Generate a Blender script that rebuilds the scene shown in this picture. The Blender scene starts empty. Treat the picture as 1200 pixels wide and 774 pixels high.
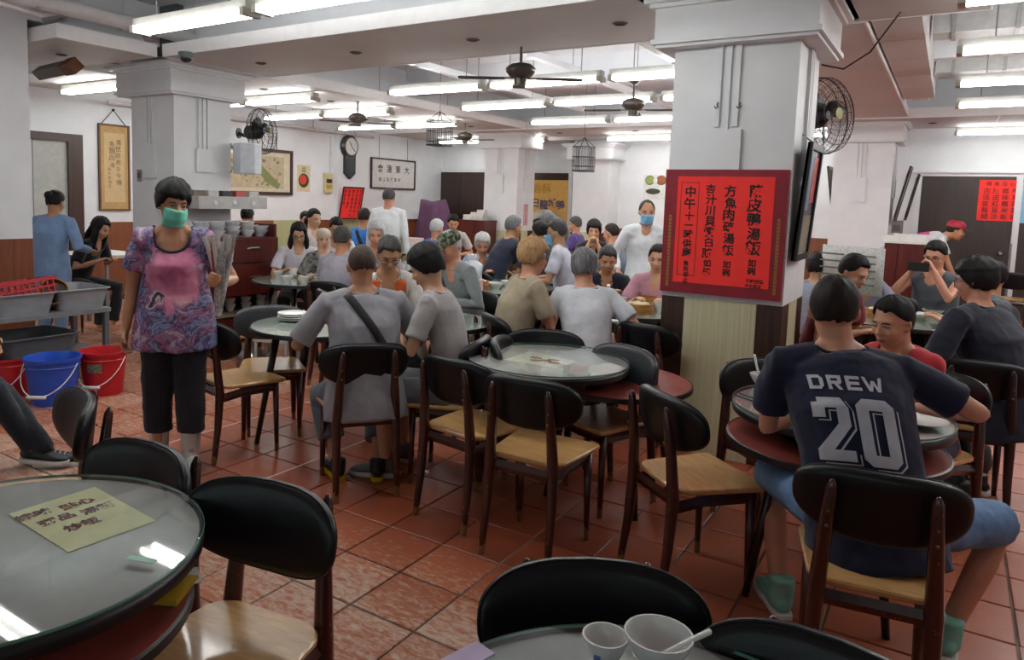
import bpy, bmesh, math, random
import numpy as np
from mathutils import Vector, Matrix
from mathutils.bvhtree import BVHTree
random.seed(7); rng = np.random.default_rng(7)
scene = bpy.context.scene
COL = scene.collection
# ---------------------------------------------------------------- camera, world, exposure
FPX, PITCH, ROLL, SX, SY, YAW, CAM_H = 863.7787, .0956, -.0298, -52.2143, -71.0956, -.5780, 1.6
def _cam_rows():
    cy, sy = math.cos(YAW), math.sin(YAW); cp, sp = math.cos(PITCH), math.sin(PITCH)
    fw = np.array([sy*cp, cy*cp, -sp]); r = np.array([cy, -sy, 0.0]); d = np.cross(fw, r)
    c, s = math.cos(ROLL), math.sin(ROLL)
    return np.array([c*r + s*d, -s*r + c*d, fw])
CM = _cam_rows()
cam_data = bpy.data.cameras.new('camera'); cam = bpy.data.objects.new('camera', cam_data); COL.objects.link(cam)
cam_data.sensor_width = 36; cam_data.lens = FPX/1200*36
cam_data.shift_x = -SX/1200; cam_data.shift_y = SY/1200
cam_data.clip_start = .05; cam_data.clip_end = 100
_m = Matrix.Identity(4)
for i in range(3):
    _m[i][0] = CM[0][i]; _m[i][1] = -CM[1][i]; _m[i][2] = -CM[2][i]
_m[0][3], _m[1][3], _m[2][3] = 0, 0, CAM_H
cam.matrix_world = _m
scene.camera = cam
world = bpy.data.worlds.new('world'); scene.world = world; world.use_nodes = True
world.node_tree.nodes['Background'].inputs[0].default_value = (.85, .93, 1, 1)
world.node_tree.nodes['Background'].inputs[1].default_value = .35
vs = scene.view_settings
vs.view_transform = 'Standard'; vs.look = 'None'; vs.gamma = 1; vs.use_curve_mapping = False
vs.exposure = 1.6
TUBE = 11.0            # brightness of the fluorescent tubes
scene.cycles.use_denoising = True
scene.cycles.max_bounces = 7; scene.cycles.diffuse_bounces = 4; scene.cycles.glossy_bounces = 3
scene.cycles.transparent_max_bounces = 12; scene.cycles.transmission_bounces = 4
scene.cycles.sample_clamp_indirect = 6; scene.cycles.caustics_reflective = False; scene.cycles.caustics_refractive = False
# ---------------------------------------------------------------- measuring helpers (photo pixel -> place in the room)
CAMP = np.array([0, 0, CAM_H])
def ray(x, y): return CM.T @ np.array([(x-600-SX)/FPX, (y-387-SY)/FPX, 1.0])
def atz(x, y, z=0.0):
    d = ray(x, y); return CAMP + d*((z-CAM_H)/d[2])
def atX(x, y, X):
    d = ray(x, y); return CAMP + d*(X/d[0])
def atY(x, y, Y):
    d = ray(x, y); return CAMP + d*(Y/d[1])
def atD(x, y, D): return CAMP + ray(x, y)*D
def tp(px, D, z=.75):
    a, b = ray(px, 0.0)[2], ray(px, 1.0)[2]; y = ((z-CAM_H)/D-a)/(b-a); return atD(px, y, D)
def proj(p):
    c = CM @ (np.asarray(p, float)-CAMP); return 600+SX+FPX*c[0]/c[2], 387+SY+FPX*c[1]/c[2], c[2]
# ---------------------------------------------------------------- object helpers
def link(o):
    COL.objects.link(o); return o
def tag(o, label=None, cat=None, group=None, kind=None):
    if label: o['label'] = label
    if cat: o['category'] = cat
    if group: o['group'] = group
    if kind: o['kind'] = kind
    return o
def thing(name, label, cat, loc=(0, 0, 0), rz=0, group=None, kind=None):
    o = bpy.data.objects.new(name, None); link(o); o.empty_display_size = .05
    o.location = [float(v) for v in loc]; o.rotation_euler = (0, 0, rz)
    return tag(o, label, cat, group, kind)
def kids(o): return [c for c in COL.objects if c.parent is o]
_kids = {}
def setp(o, p):
    if p is not None:
        o.parent = p; _kids.setdefault(p.name, []).append(o)
    return o
def dup(o, loc=None, rz=None, label=None, group=None, parent=None):
    c = o.copy(); link(c)
    if parent is not None: setp(c, parent)
    if loc is not None: c.location = [float(v) for v in loc]
    if rz is not None: c.rotation_euler = (0, 0, rz)
    if label: c['label'] = label
    if group: c['group'] = group
    for ch in list(_kids.get(o.name, [])): dup(ch, parent=c)
    return c
def frames(pts, side):
    pts = [np.asarray(p, float) for p in pts]; n = len(pts); out = []
    prev = None
    for i in range(n):
        t = pts[min(i+1, n-1)] - pts[max(i-1, 0)]; L = np.linalg.norm(t); t = t/L if L > 1e-9 else np.array([0, 0, 1.])
        if side is not None: a = np.asarray(side, float)
        elif prev is not None: a = prev
        else: a = np.array([1., 0, 0]) if abs(t[0]) < .8 else np.array([0, 1., 0])
        a = a - t*(a@t)
        if np.linalg.norm(a) < 1e-6: a = np.cross(t, [0.3, .5, .8])
        a /= np.linalg.norm(a); prev = a; out.append((a, np.cross(t, a), t))
    return pts, out
class MB:
    def __init__(s): s.v = []; s.f = []; s.m = []; s.M = None; s.mi = 0
    def add(s, V, F):
        b = len(s.v); V = np.asarray(V, float)
        if s.M is not None: V = V @ s.M[:3, :3].T + s.M[:3, 3]
        s.v += [tuple(p) for p in V]; s.f += [tuple(b+i for i in f) for f in F]; s.m += [s.mi]*len(F); return s
    def box(s, c, d, rz=0, rx=0, taper=1.0):
        x, y, z = d[0]/2, d[1]/2, d[2]/2
        V = np.array([(-x*taper, -y*taper, -z), (x*taper, -y*taper, -z), (x*taper, y*taper, -z), (-x*taper, y*taper, -z), (-x, -y, z), (x, -y, z), (x, y, z), (-x, y, z)])
        if rx: V = V @ np.array(Matrix.Rotation(rx, 3, 'X')).T
        if rz: V = V @ np.array(Matrix.Rotation(rz, 3, 'Z')).T
        return s.add(V+np.asarray(c, float), [(3, 2, 1, 0), (4, 5, 6, 7), (0, 1, 5, 4), (1, 2, 6, 5), (2, 3, 7, 6), (3, 0, 4, 7)])
    def bx(s, x0, x1, y0, y1, z0, z1): return s.box(((x0+x1)/2, (y0+y1)/2, (z0+z1)/2), (x1-x0, y1-y0, z1-z0))
    def tube(s, pts, r, seg=10, side=None, round_caps=False, closed=False):
        pts, fr = frames(pts, side); n = len(pts)
        if not isinstance(r, list): r = [r]*n
        rr = [(q, q) if not isinstance(q, (list, tuple)) else q for q in r]
        P = list(pts); R = list(rr); Fm = list(fr)
        if round_caps:
            for end in (0, -1):
                p, (a, b), f = pts[end], rr[end], fr[end]; sg = -1 if end == 0 else 1; m = min(a, b); ad = []
                for k in (1, 2):
                    th = k*math.pi/2/2.4; ad.append((p+f[2]*sg*m*math.sin(th), (a*math.cos(th), b*math.cos(th)), f))
                for q in ad:
                    if end == 0: P.insert(0, q[0]); R.insert(0, q[1]); Fm.insert(0, q[2])
                    else: P.append(q[0]); R.append(q[1]); Fm.append(q[2])
        V = []; F = []; ang = np.arange(seg)*2*math.pi/seg
        for p, (a, b), f in zip(P, R, Fm):
            for t in ang: V.append(p + f[0]*a*math.cos(t) + f[1]*b*math.sin(t))
        N = len(P)
        for i in range(N-1):
            for k in range(seg): F.append((i*seg+k, i*seg+(k+1) % seg, (i+1)*seg+(k+1) % seg, (i+1)*seg+k))
        if closed:
            for k in range(seg): F.append(((N-1)*seg+k, (N-1)*seg+(k+1) % seg, (k+1) % seg, k))
        else:
            F.append(tuple(range(seg))[::-1]); F.append(tuple((N-1)*seg+k for k in range(seg)))
        return s.add(V, F)
    def cyl(s, c, r, h, seg=20, r2=None): return s.lathe([(r, 0), (r if r2 is None else r2, h)], c, seg)
    def lathe(s, prof, c=(0, 0, 0), seg=20, caps=True):
        V = []; F = []; n = len(prof)
        for (r, z) in prof:
            for k in range(seg):
                t = 2*math.pi*k/seg; V.append((c[0]+r*math.cos(t), c[1]+r*math.sin(t), c[2]+z))
        for i in range(n-1):
            for k in range(seg): F.append((i*seg+k, i*seg+(k+1) % seg, (i+1)*seg+(k+1) % seg, (i+1)*seg+k))
        if caps: F.append(tuple(range(seg))[::-1]); F.append(tuple((n-1)*seg+k for k in range(seg)))
        return s.add(V, F)
    def ell(s, c, r, seg=12, rings=8, rot=None):
        V = []; F = []
        if not isinstance(r, (list, tuple)): r = (r, r, r)
        V.append((0, 0, -r[2]))
        for i in range(1, rings):
            e = -math.pi/2+math.pi*i/rings
            for k in range(seg):
                t = 2*math.pi*k/seg; V.append((r[0]*math.cos(e)*math.cos(t), r[1]*math.cos(e)*math.sin(t), r[2]*math.sin(e)))
        V.append((0, 0, r[2])); N = len(V)-1
        for k in range(seg): F.append((0, 1+(k+1) % seg, 1+k))
        for i in range(rings-2):
            for k in range(seg): F.append((1+i*seg+k, 1+i*seg+(k+1) % seg, 1+(i+1)*seg+(k+1) % seg, 1+(i+1)*seg+k))
        b = 1+(rings-2)*seg
        for k in range(seg): F.append((b+k, b+(k+1) % seg, N))
        V = np.array(V)
        if rot is not None: V = V @ np.array(rot).T
        return s.add(V+np.asarray(c, float), F)
    def prism(s, out, z0, z1, bev=0.0):
        out = [np.array(p, float) for p in out]; n = len(out)
        c = sum(out)/n; V = []; F = []
        lev = [(z0, 1.0), (z1, 1.0)] if not bev else [(z0, -bev), (z0+bev, 0), (z1-bev, 0), (z1, -bev)]
        for z, k in lev:
            for p in out:
                q = p if not bev else c+(p-c)*(1+k/max(.02, np.linalg.norm(p-c)))
                V.append((q[0], q[1], z))
        for i in range(len(lev)-1):
            for k in range(n): F.append((i*n+k, i*n+(k+1) % n, (i+1)*n+(k+1) % n, (i+1)*n+k))
        F.append(tuple(range(n))[::-1]); F.append(tuple((len(lev)-1)*n+k for k in range(n)))
        return s.add(V, F)
    def mesh(s, name, mats, smooth=None):
        me = bpy.data.meshes.new(name); me.from_pydata(s.v, [], s.f)
        for m in (mats if isinstance(mats, (list, tuple)) else [mats]): me.materials.append(m)
        if any(s.m): me.polygons.foreach_set('material_index', s.m)
        if smooth is not None:
            me.polygons.foreach_set('use_smooth', [True]*len(me.polygons))
            if smooth < 180:
                try: me.set_sharp_from_angle(angle=math.radians(smooth))
                except Exception: pass
        me.update(); return me
    def build(s, name, mats, parent=None, smooth=40, loc=None):
        o = link(bpy.data.objects.new(name, s.mesh(name, mats, smooth))); setp(o, parent)
        if loc is not None: o.location = [float(v) for v in loc]
        return o
def xf(loc=(0, 0, 0), rz=0, rx=0, ry=0, s=1):
    return np.array(Matrix.Translation([float(v) for v in loc]) @ Matrix.Rotation(rz, 4, 'Z') @ Matrix.Rotation(ry, 4, 'Y') @ Matrix.Rotation(rx, 4, 'X') @ Matrix.Scale(s, 4))
# ---------------------------------------------------------------- materials
def lin(c): return tuple((v/12.92 if v <= .04045 else ((v+.055)/1.055)**2.4) for v in c)
def hexc(h): return lin(tuple(int(h[i:i+2], 16)/255 for i in (0, 2, 4)))
_mats = {}
class NT:
    def __init__(s, name):
        s.m = bpy.data.materials.new(name); s.m.use_nodes = True; s.t = s.m.node_tree; s.b = s.t.nodes['Principled BSDF']; s.out = s.t.nodes['Material Output']
    def n(s, typ, **kw):
        q = s.t.nodes.new(typ)
        for k, v in kw.items():
            if k.startswith('i_'):
                key = k[2:]; q.inputs[int(key) if key.isdigit() else key].default_value = v
            else: setattr(q, k, v)
        return q
    def l(s, a, b): s.t.links.new(a, b)
    def pos(s, scale=(1, 1, 1), obj=True):
        tc = s.n('ShaderNodeTexCoord'); mp = s.n('ShaderNodeMapping'); mp.inputs['Scale'].default_value = scale
        if obj: s.l(tc.outputs['Object'], mp.inputs[0])
        else:
            g = s.n('ShaderNodeNewGeometry'); s.l(g.outputs['Position'], mp.inputs[0])
        return mp.outputs[0]
    def noise(s, vec, scale, detail=3, rough=.55, dist=0):
        q = s.n('ShaderNodeTexNoise'); q.inputs['Scale'].default_value = scale; q.inputs['Detail'].default_value = detail; q.inputs['Roughness'].default_value = rough; q.inputs['Distortion'].default_value = dist
        s.l(vec, q.inputs['Vector']); return q.outputs['Fac']
    def ramp(s, fac, stops, interp='LINEAR'):
        q = s.n('ShaderNodeValToRGB'); e = q.color_ramp; e.interpolation = interp
        while len(e.elements) < len(stops): e.elements.new(.5)
        for el, (p, c) in zip(e.elements, stops): el.position = p; el.color = (*c, 1) if len(c) == 3 else c
        s.l(fac, q.inputs[0]); return q.outputs[0]
    def mix(s, fac, a, b, typ='MIX'):
        q = s.n('ShaderNodeMix', data_type='RGBA', blend_type=typ)
        for idx, v in ((0, fac), (6, a), (7, b)):
            if isinstance(v, (int, float)): q.inputs[idx].default_value = v
            elif isinstance(v, tuple): q.inputs[idx].default_value = (*v, 1) if len(v) == 3 else v
            else: s.l(v, q.inputs[idx])
        return q.outputs[2]
    def math(s, op, a, b=0.0, clamp=False):
        q = s.n('ShaderNodeMath', operation=op, use_clamp=clamp)
        for i, v in enumerate((a, b)):
            if isinstance(v, (int, float)): q.inputs[i].default_value = v
            else: s.l(v, q.inputs[i])
        return q.outputs[0]
    def col(s, c):
        if isinstance(c, tuple): s.b.inputs['Base Color'].default_value = (*c[:3], 1)
        else: s.l(c, s.b.inputs['Base Color'])
    def rough(s, r):
        if isinstance(r, (int, float)): s.b.inputs['Roughness'].default_value = r
        else: s.l(r, s.b.inputs['Roughness'])
    def bump(s, h, strength=.2, dist=.01):
        q = s.n('ShaderNodeBump'); q.inputs['Strength'].default_value = strength; q.inputs['Distance'].default_value = dist
        s.l(h, q.inputs['Height']); s.l(q.outputs[0], s.b.inputs['Normal'])
def mat(name, color, rough=.5, metal=0, var=.06, scale=14, bump=0, bscale=60, coat=0, sheen=0, spec=None):
    """plain paint/fabric/plastic with a little procedural unevenness"""
    if name in _mats: return _mats[name]
    c = hexc(color) if isinstance(color, str) else color
    T = NT(name); v = T.pos()
    f = T.noise(v, scale)
    T.col(T.ramp(f, [(.3, tuple(max(0, x*(1-var*2)) for x in c)), (.7, tuple(min(1, x*(1+var)) for x in c))]))
    T.rough(rough); T.b.inputs['Metallic'].default_value = metal
    if coat: T.b.inputs['Coat Weight'].default_value = coat; T.b.inputs['Coat Roughness'].default_value = .04
    if sheen: T.b.inputs['Sheen Weight'].default_value = sheen
    if spec is not None: T.b.inputs['Specular IOR Level'].default_value = spec
    if bump: T.bump(T.noise(v, bscale, 4), bump, .004)
    _mats[name] = T.m; return T.m
def fabric(color, name=None):
    """cloth: fine weave plus soft creases"""
    nm = name or 'cloth_'+color
    if nm in _mats: return _mats[nm]
    T = NT(nm); v = T.pos(); c = hexc(color); f = T.noise(v, 9)
    T.col(T.ramp(f, [(.3, tuple(x*.86 for x in c)), (.7, tuple(min(1, x*1.07) for x in c))])); T.rough(.88); T.b.inputs['Sheen Weight'].default_value = .15
    h = T.math('ADD', T.math('MULTIPLY', T.noise(T.pos((1, 1, .7)), 8, 2, .5, .4), 1.0), T.math('MULTIPLY', T.noise(v, 260, 2), .05)); T.bump(h, .32, .035)
    _mats[nm] = T.m; return T.m
def wood_mat(name, c0, c1, rough=.35, sc=(2, 30, 30), dist=1.0, coat=0, worn=None):
    if name in _mats: return _mats[name]
    T = NT(name); v = T.pos(sc); f = T.noise(v, 1.6, 5, .6, dist)
    c = T.ramp(f, [(.3, hexc(c0)), (.72, hexc(c1))])
    if worn:
        p = T.pos(); sp = T.n('ShaderNodeSeparateXYZ'); T.l(p, sp.inputs[0])
        nz = T.noise(p, 55, 3); w = T.math('GREATER_THAN', T.math('ADD', T.math('MULTIPLY', sp.outputs[2], -9.0), nz), .02)
        ch = T.math('GREATER_THAN', T.noise(T.pos((1, 1, .5)), 70, 2), .715)
        c = T.mix(T.math('MAXIMUM', w, ch), c, hexc(worn))
    T.col(c); T.rough(rough); T.bump(f, .08, .003)
    if coat: T.b.inputs['Coat Weight'].default_value = coat; T.b.inputs['Coat Roughness'].default_value = .08
    _mats[name] = T.m; return T.m
def emit(name, c, s):
    if name in _mats: return _mats[name]
    T = NT(name); e = T.n('ShaderNodeEmission'); e.inputs[0].default_value = (*c, 1); e.inputs[1].default_value = s
    T.l(e.outputs[0], T.out.inputs[0]); _mats[name] = T.m; return T.m
def glass_mat(name='clear_glass', tint=(.9, .97, .95), refl=1.0):
    if name in _mats: return _mats[name]
    T = NT(name); a = T.n('ShaderNodeBsdfTransparent'); a.inputs[0].default_value = (*tint, 1)
    g = T.n('ShaderNodeBsdfGlossy'); g.inputs[1].default_value = .03; fr = T.n('ShaderNodeFresnel'); fr.inputs[0].default_value = 1.5
    mx = T.n('ShaderNodeMixShader'); gm = T.n('ShaderNodeNewGeometry'); T.l(T.math('MULTIPLY', T.math('MULTIPLY', fr.outputs[0], refl), T.math('SUBTRACT', 1.0, gm.outputs['Backfacing'])), mx.inputs[0]); T.l(a.outputs[0], mx.inputs[1]); T.l(g.outputs[0], mx.inputs[2]); T.l(mx.outputs[0], T.out.inputs[0])
    _mats[name] = T.m; return T.m
WHITE = mat('white_paint', (.74, .755, .77), .55, var=.03, scale=3)
ORD = ['first', 'second', 'third', 'fourth', 'fifth', 'sixth', 'seventh', 'eighth', 'ninth', 'tenth', 'eleventh', 'twelfth']
def view_angle(phi): return math.radians(123.1-phi)   # phi: 0 faces away from the photographer, 90 to photo right, 180 towards, -90 to photo left
# ---------------------------------------------------------------- lettering
def glyphs(items, name, material, parent=None, mtx=None, depth=.0006, fat=.012):
    """items: (text, x, y, size, rot). Flat lettering in the local XY plane, joined into one mesh"""
    V = []; F = []
    for (t, x, y, size, rot) in items:
        cu = bpy.data.curves.new('t', 'FONT'); cu.body = t; cu.size = size; cu.align_x = 'CENTER'; cu.align_y = 'CENTER'; cu.offset = fat*size; cu.resolution_u = 3; cu.space_line = .95
        o = bpy.data.objects.new('t', cu); link(o); bpy.context.view_layer.update()
        me = bpy.data.meshes.new_from_object(o.evaluated_get(bpy.context.evaluated_depsgraph_get()))
        c, s = math.cos(rot), math.sin(rot); b = len(V)
        for q in me.vertices: V.append((x+q.co.x*c-q.co.y*s, y+q.co.x*s+q.co.y*c, depth))
        for p in me.polygons: F.append(tuple(b+i for i in p.vertices))
        bpy.data.objects.remove(o); bpy.data.curves.remove(cu); bpy.data.meshes.remove(me)
    me = bpy.data.meshes.new(name); me.from_pydata(V, [], F); me.materials.append(material); me.update()
    o = link(bpy.data.objects.new(name, me)); setp(o, parent)
    if mtx is not None: o.matrix_local = mtx
    return o
def face_mtx(loc, xdir, up=(0, 0, 1)):
    """local X along xdir, local Y along up, local Z = outward normal"""
    x = Vector(xdir).normalized(); u = Vector(up); z = x.cross(u).normalized(); y = z.cross(x)
    return Matrix(((x[0], y[0], z[0], loc[0]), (x[1], y[1], z[1], loc[1]), (x[2], y[2], z[2], loc[2]), (0, 0, 0, 1)))
def vcol(chars, x, ytop, size, jit=.0, step=1.08, shear=0):
    return [(c, x+random.uniform(-jit, jit)*size, ytop-(i+.5)*size*step, size*random.uniform(1-jit*1.2, 1+jit*1.2), random.uniform(-jit, jit)) for i, c in enumerate(chars)]
# ================================================================ ROOM
def struct(mb, name, m, parent=None, smooth=None):
    o = mb.build(name, m, parent, smooth)
    if parent is None: o['kind'] = 'structure'
    return o
XL, XR, YB, YF, ZC = -10.0, 5.0, 14.0, -3.5, 3.45
# --- tile material: terracotta with pale scuffs where people walk
T = NT('terracotta_tile'); g = T.n('ShaderNodeNewGeometry'); sp = T.n('ShaderNodeSeparateXYZ'); T.l(g.outputs['Position'], sp.inputs[0])
oi = T.n('ShaderNodeObjectInfo'); P0 = g.outputs['Position']
snap = T.n('ShaderNodeVectorMath', operation='SNAP'); off = T.n('ShaderNodeVectorMath', operation='ADD'); off.inputs[1].default_value = (1.86+31.28, 31.28-2.08, 5)
T.l(P0, off.inputs[0]); T.l(off.outputs[0], snap.inputs[0]); snap.inputs[1].default_value = (.3128, .3128, 10)
wn = T.n('ShaderNodeTexWhiteNoise'); T.l(snap.outputs[0], wn.inputs[0])
base = T.ramp(wn.outputs['Value'], [(0, hexc('974a2f')), (.5, hexc('a75536')), (1, hexc('b15f3d'))])
n1 = T.noise(P0, 5, 5, .6); base = T.mix(T.math('MULTIPLY', n1, .5), base, hexc('8a4029'))
mp = T.n('ShaderNodeMapping'); mp.inputs['Scale'].default_value = (8, 20, 1); mp.inputs['Rotation'].default_value = (0, 0, .5); T.l(P0, mp.inputs[0])
n2 = T.noise(mp.outputs[0], 2.2, 6, .72, .6)
band = T.math('SUBTRACT', 1.0, T.math('DIVIDE', T.math('ABSOLUTE', T.math('SUBTRACT', sp.outputs[1], 2.05)), .75), True)
xm = T.math('MULTIPLY', T.math('SUBTRACT', -1.0, sp.outputs[0]), 3.0, True)
left = T.math('MULTIPLY', T.math('SUBTRACT', -3.7, sp.outputs[0]), 1.2, True)
wear = T.math('MAXIMUM', T.math('MULTIPLY', band, xm), T.math('MULTIPLY', left, .62))
pt = T.math('MULTIPLY', wear, T.math('ADD', T.math('MULTIPLY', wn.outputs['Value'], .5), .6))
mask = T.math('MULTIPLY', T.math('SUBTRACT', T.math('ADD', n2, T.math('MULTIPLY', pt, .33)), .62), 4.6, True)
c = T.mix(T.math('MULTIPLY', wear, .45), base, hexc('b56b3c'))
c = T.mix(T.math('MULTIPLY', mask, .72), c, hexc('cdbfae'))
T.col(c); T.rough(T.math('ADD', T.math('MULTIPLY', n1, .18), .3)); T.bump(n2, .06, .004)
TILE = T.m
T = NT('grout'); v = T.pos((1, 1, 1), False); g0 = T.ramp(T.noise(v, .9, 4, .6), [(.42, hexc('3a3029')), (.62, hexc('8f8678'))]); sp = T.n('ShaderNodeSeparateXYZ'); T.l(v, sp.inputs[0])
w1 = T.math('LESS_THAN', T.math('ABSOLUTE', T.math('ADD', sp.outputs[0], 1.86+4*.3128)), .02); w2 = T.math('LESS_THAN', T.math('ABSOLUTE', T.math('ADD', sp.outputs[0], 1.86+7*.3128)), .02)   # two joints refilled with white grout
wy = T.math('MULTIPLY', T.math('GREATER_THAN', sp.outputs[1], 2.2), T.math('LESS_THAN', sp.outputs[1], 7.5))
T.col(T.mix(T.math('MULTIPLY', T.math('MAXIMUM', w1, w2), wy), g0, hexc('dcd6ca'))); T.rough(.85); GROUT = T.m
floor = MB().bx(XL-.2, XR+.2, YF-.2, YB+.2, -.08, -.006).build('floor', GROUT, None, None); floor['kind'] = 'structure'
TS, TX, TY = .3128, -1.86, 2.08
def tile_shape(mb, x, y):
    h = TS/2-.0045; b = .004
    V = []
    for (k, z) in ((0, -.012), (0, -.003), (b, 0)):
        for sx, sy in ((-1, -1), (1, -1), (1, 1), (-1, 1)): V.append((x+sx*(h-k), y+sy*(h-k), z))
    F = [(8, 9, 10, 11)]
    for i in range(2):
        for k in range(4): F.append((i*4+k, i*4+(k+1) % 4, i*4+4+(k+1) % 4, i*4+4+k))
    mb.add(V, F)
tb = MB(); tile_shape(tb, 0, 0); tile_me = tb.mesh('tile', TILE)
cells = []
for i in range(-28, 24):
    for j in range(-19, 40):
        x, y = TX+(i+.5)*TS, TY+(j+.5)*TS
        if not (XL < x < XR and YF < y < YB): continue
        u, w, d = proj((x, y, 0)); vis = d > .3 and -60 < u < 1260 and -40 < w < 860
        cells.append((d if vis else 1e6+d, x, y, vis))
cells.sort()
rest = MB()
for k, (d, x, y, vis) in enumerate(cells):
    if k < 300 and vis:
        o = link(bpy.data.objects.new('tile', tile_me)); o.parent = floor; o.location = (x, y, 0)
    elif vis: tile_shape(rest, x, y)
    else: rest.add([(x-.152, y-.152, 0), (x+.152, y-.152, 0), (x+.152, y+.152, 0), (x-.152, y+.152, 0)], [(0, 1, 2, 3)])
for kx in (4, 7):
    gx = -1.86-kx*.3128; MB().bx(gx-.006, gx+.006, 2.2, 7.5, -.006, -.001).build('white_joint', mat('white_grout', 'd6d0c4', .8), floor, None)
o = rest.build('tile_field', TILE, floor, None); o['kind'] = 'stuff'
# --- walls
CEIL = mat('ceiling_paint', (.76, .775, .80), .7, var=.04, scale=2)
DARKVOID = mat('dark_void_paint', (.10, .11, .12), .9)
WOODD = wood_mat('dado_brown_laminate', '6b3a22', '8a4c2c', .4, (30, 30, 1.5))
GREEN = wood_mat('dado_green_laminate', '9a9f72', 'b4b68e', .45, (60, 60, 1.2), .4)
DARKLAM = wood_mat('dark_walnut_laminate', '2b1a13', '4a2f22', .35, (40, 40, 1.2), .6)
CREAM = wood_mat('cream_green_laminate', 'b9b48c', 'd2cfae', .4, (70, 70, 1.0), .4)
MAROON = wood_mat('maroon_laminate', '3f130f', '64221a', .32, (40, 40, 1.5), .6)
DOORW = wood_mat('dark_door_laminate', '2a1f1c', '43342e', .4, (50, 50, 1), .4)
struct(MB().bx(XL-.2, XL, YF, YB+.2, 0, ZC), 'wall_left', WHITE)
struct(MB().bx(XL, XR+.2, YB, YB+.2, 0, ZC), 'wall_back', WHITE)
struct(MB().bx(XR, XR+.2, YF, YB, 0, ZC), 'wall_right', WHITE)
struct(MB().bx(XL-.2, XR+.2, YF-.2, YF, 0, .9).bx(XL-.2, XR+.2, YF-.2, YF, 2.5, ZC).bx(XL-.2, -7, YF-.2, YF, .9, 2.5).bx(2.5, XR+.2, YF-.2, YF, .9, 2.5), 'wall_front', WHITE)
w1 = tag(thing('window_1', None, None), kind='structure')
f = MB()
for x in np.linspace(-7, 2.5, 7): f.bx(x-.03, x+.03, YF-.13, YF-.07, .9, 2.5)
f.build('window_frame', WHITE, w1, None)
MB().bx(-7, 2.5, YF-.105, YF-.1, .9, 2.5).build('window_pane', glass_mat('window_glass'), w1, None)
struct(MB().bx(XL-.2, XR+.2, YF-.2, YB+.2, ZC, ZC+.15), 'ceiling', CEIL)
# dado boards on left and back wall (alternating brown and green boards)
wl = bpy.data.objects['wall_left']; wb = bpy.data.objects['wall_back']
y = 2.0; k = 0
bands = [(2.0, 4.7, 0), (5.7, 7.9, 0), (7.9, 9.0, 0), (9.0, 9.9, 1), (9.9, 10.4, 0), (10.4, 11.3, 1), (11.3, 11.9, 0), (11.9, 12.8, 1), (12.8, YB, 0)]
for a, b, c in bands: MB().bx(XL, XL+.025, a+.004, b-.004, 0, 1.12).build('dado_board', (WOODD, GREEN)[c], wl, None)
for a, b, c in [(XL+.03, -9.95, 0), (-8.9, -7.95, 1), (-7.3, -7.05, 0), (-6.2, -5.2, 0), (-5.2, -3.7, 0), (-3.7, -2.2, 0), (-2.2, -.5, 0)]:
    MB().bx(a+.004, b-.004, YB-.025, YB, 0, 1.10).build('dado_board', (WOODD, GREEN)[c], wb, None)
struct(MB().bx(XL, XL+.035, 5.0, YB, 0, .08), 'baseboard_left', DARKLAM)
struct(MB().bx(XL, XR, YB-.035, YB, 0, .08), 'baseboard_back', DARKLAM)
# shallow pilaster and pipes on the left wall beyond the flower poster
ypl = float(atX(391, 200, XL)[1])
struct(MB().bx(XL, XL+.10, ypl, YB, 1.12, 2.87), 'trim_1', WHITE)
XW = XL+.10
# --- door in left wall
ya, yb = float(atX(38, 200, XL)[1]), float(atX(95, 200, XL)[1]); zt = float(atX(66, 156, XL)[2])
d1 = tag(thing('door_1', None, None), kind='structure')
MB().bx(XL-.01, XL+.02, ya, yb-.2, 0, zt-.1).build('door_panel', mat('pale_door_paint', 'a9aaa4', .5), d1, None)
MB().bx(XL-.01, XL+.06, yb-.2, yb, 0, zt).bx(XL-.01, XL+.06, ya-.3, yb-.2, zt-.1, zt).build('door_frame', DARKLAM, d1, None)
# --- back wall doors
def bdoor(nm, px0, px1, ytop, cols, leaf=2, casing=True):
    x0, x1 = float(atY(px0, ytop, YB)[0]), float(atY(px1, ytop, YB)[0]); zt = float(atY((px0+px1)/2, ytop, YB)[2])
    d = tag(thing(nm, None, None), kind='structure')
    w = (x1-x0)/leaf
    for i in range(leaf): MB().bx(x0+i*w+.006, x0+(i+1)*w-.006, YB-.05, YB-.02, 0, zt).build('door_leaf', cols, d, None)
    if casing: MB().bx(x0-.1, x1+.1, YB-.06, YB, zt, zt+.05).bx(x0-.14, x1+.14, YB-.09, YB, zt+.05, zt+.09).bx(x0-.08, x0, YB-.06, YB, 0, zt).bx(x1, x1+.08, YB-.06, YB, 0, zt).build('door_casing', WHITE, d, None)
    return d, x0, x1, zt
d2, x0, x1, zt = bdoor('door_2', 513, 572, 202, DOORW)
d3, bx0, bx1, bzt = bdoor('door_3', 612, 668, 203, DARKLAM, 1)
d4, x0, x1, zt = bdoor('door_4', 1081, 1192, 207, DOORW, 1)
MB().bx(x1+.01, x1+1.4, YB-.05, YB-.02, 0, zt).build('door_leaf', DOORW, d4, None)
pz = float(atY(1183, 297, YB)[2])
MB().lathe([(.0, 0), (.03, 0), (.03, .03), (.04, .05), (.025, .08), (0, .08)], (0, 0, 0), 12).build('door_knob', mat('steel_knob', 'b5b5b5', .3, 1), d4, 60, (x1-.12, YB-.06, pz)).rotation_euler = (math.pi/2, 0, 0)
MB().bx(x1-.01, x1+.02, YB-.07, YB-.05, .1, pz+.15).build('door_edge_strip', mat('steel_strip', '8d8a84', .35, .8), d4, None)
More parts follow.
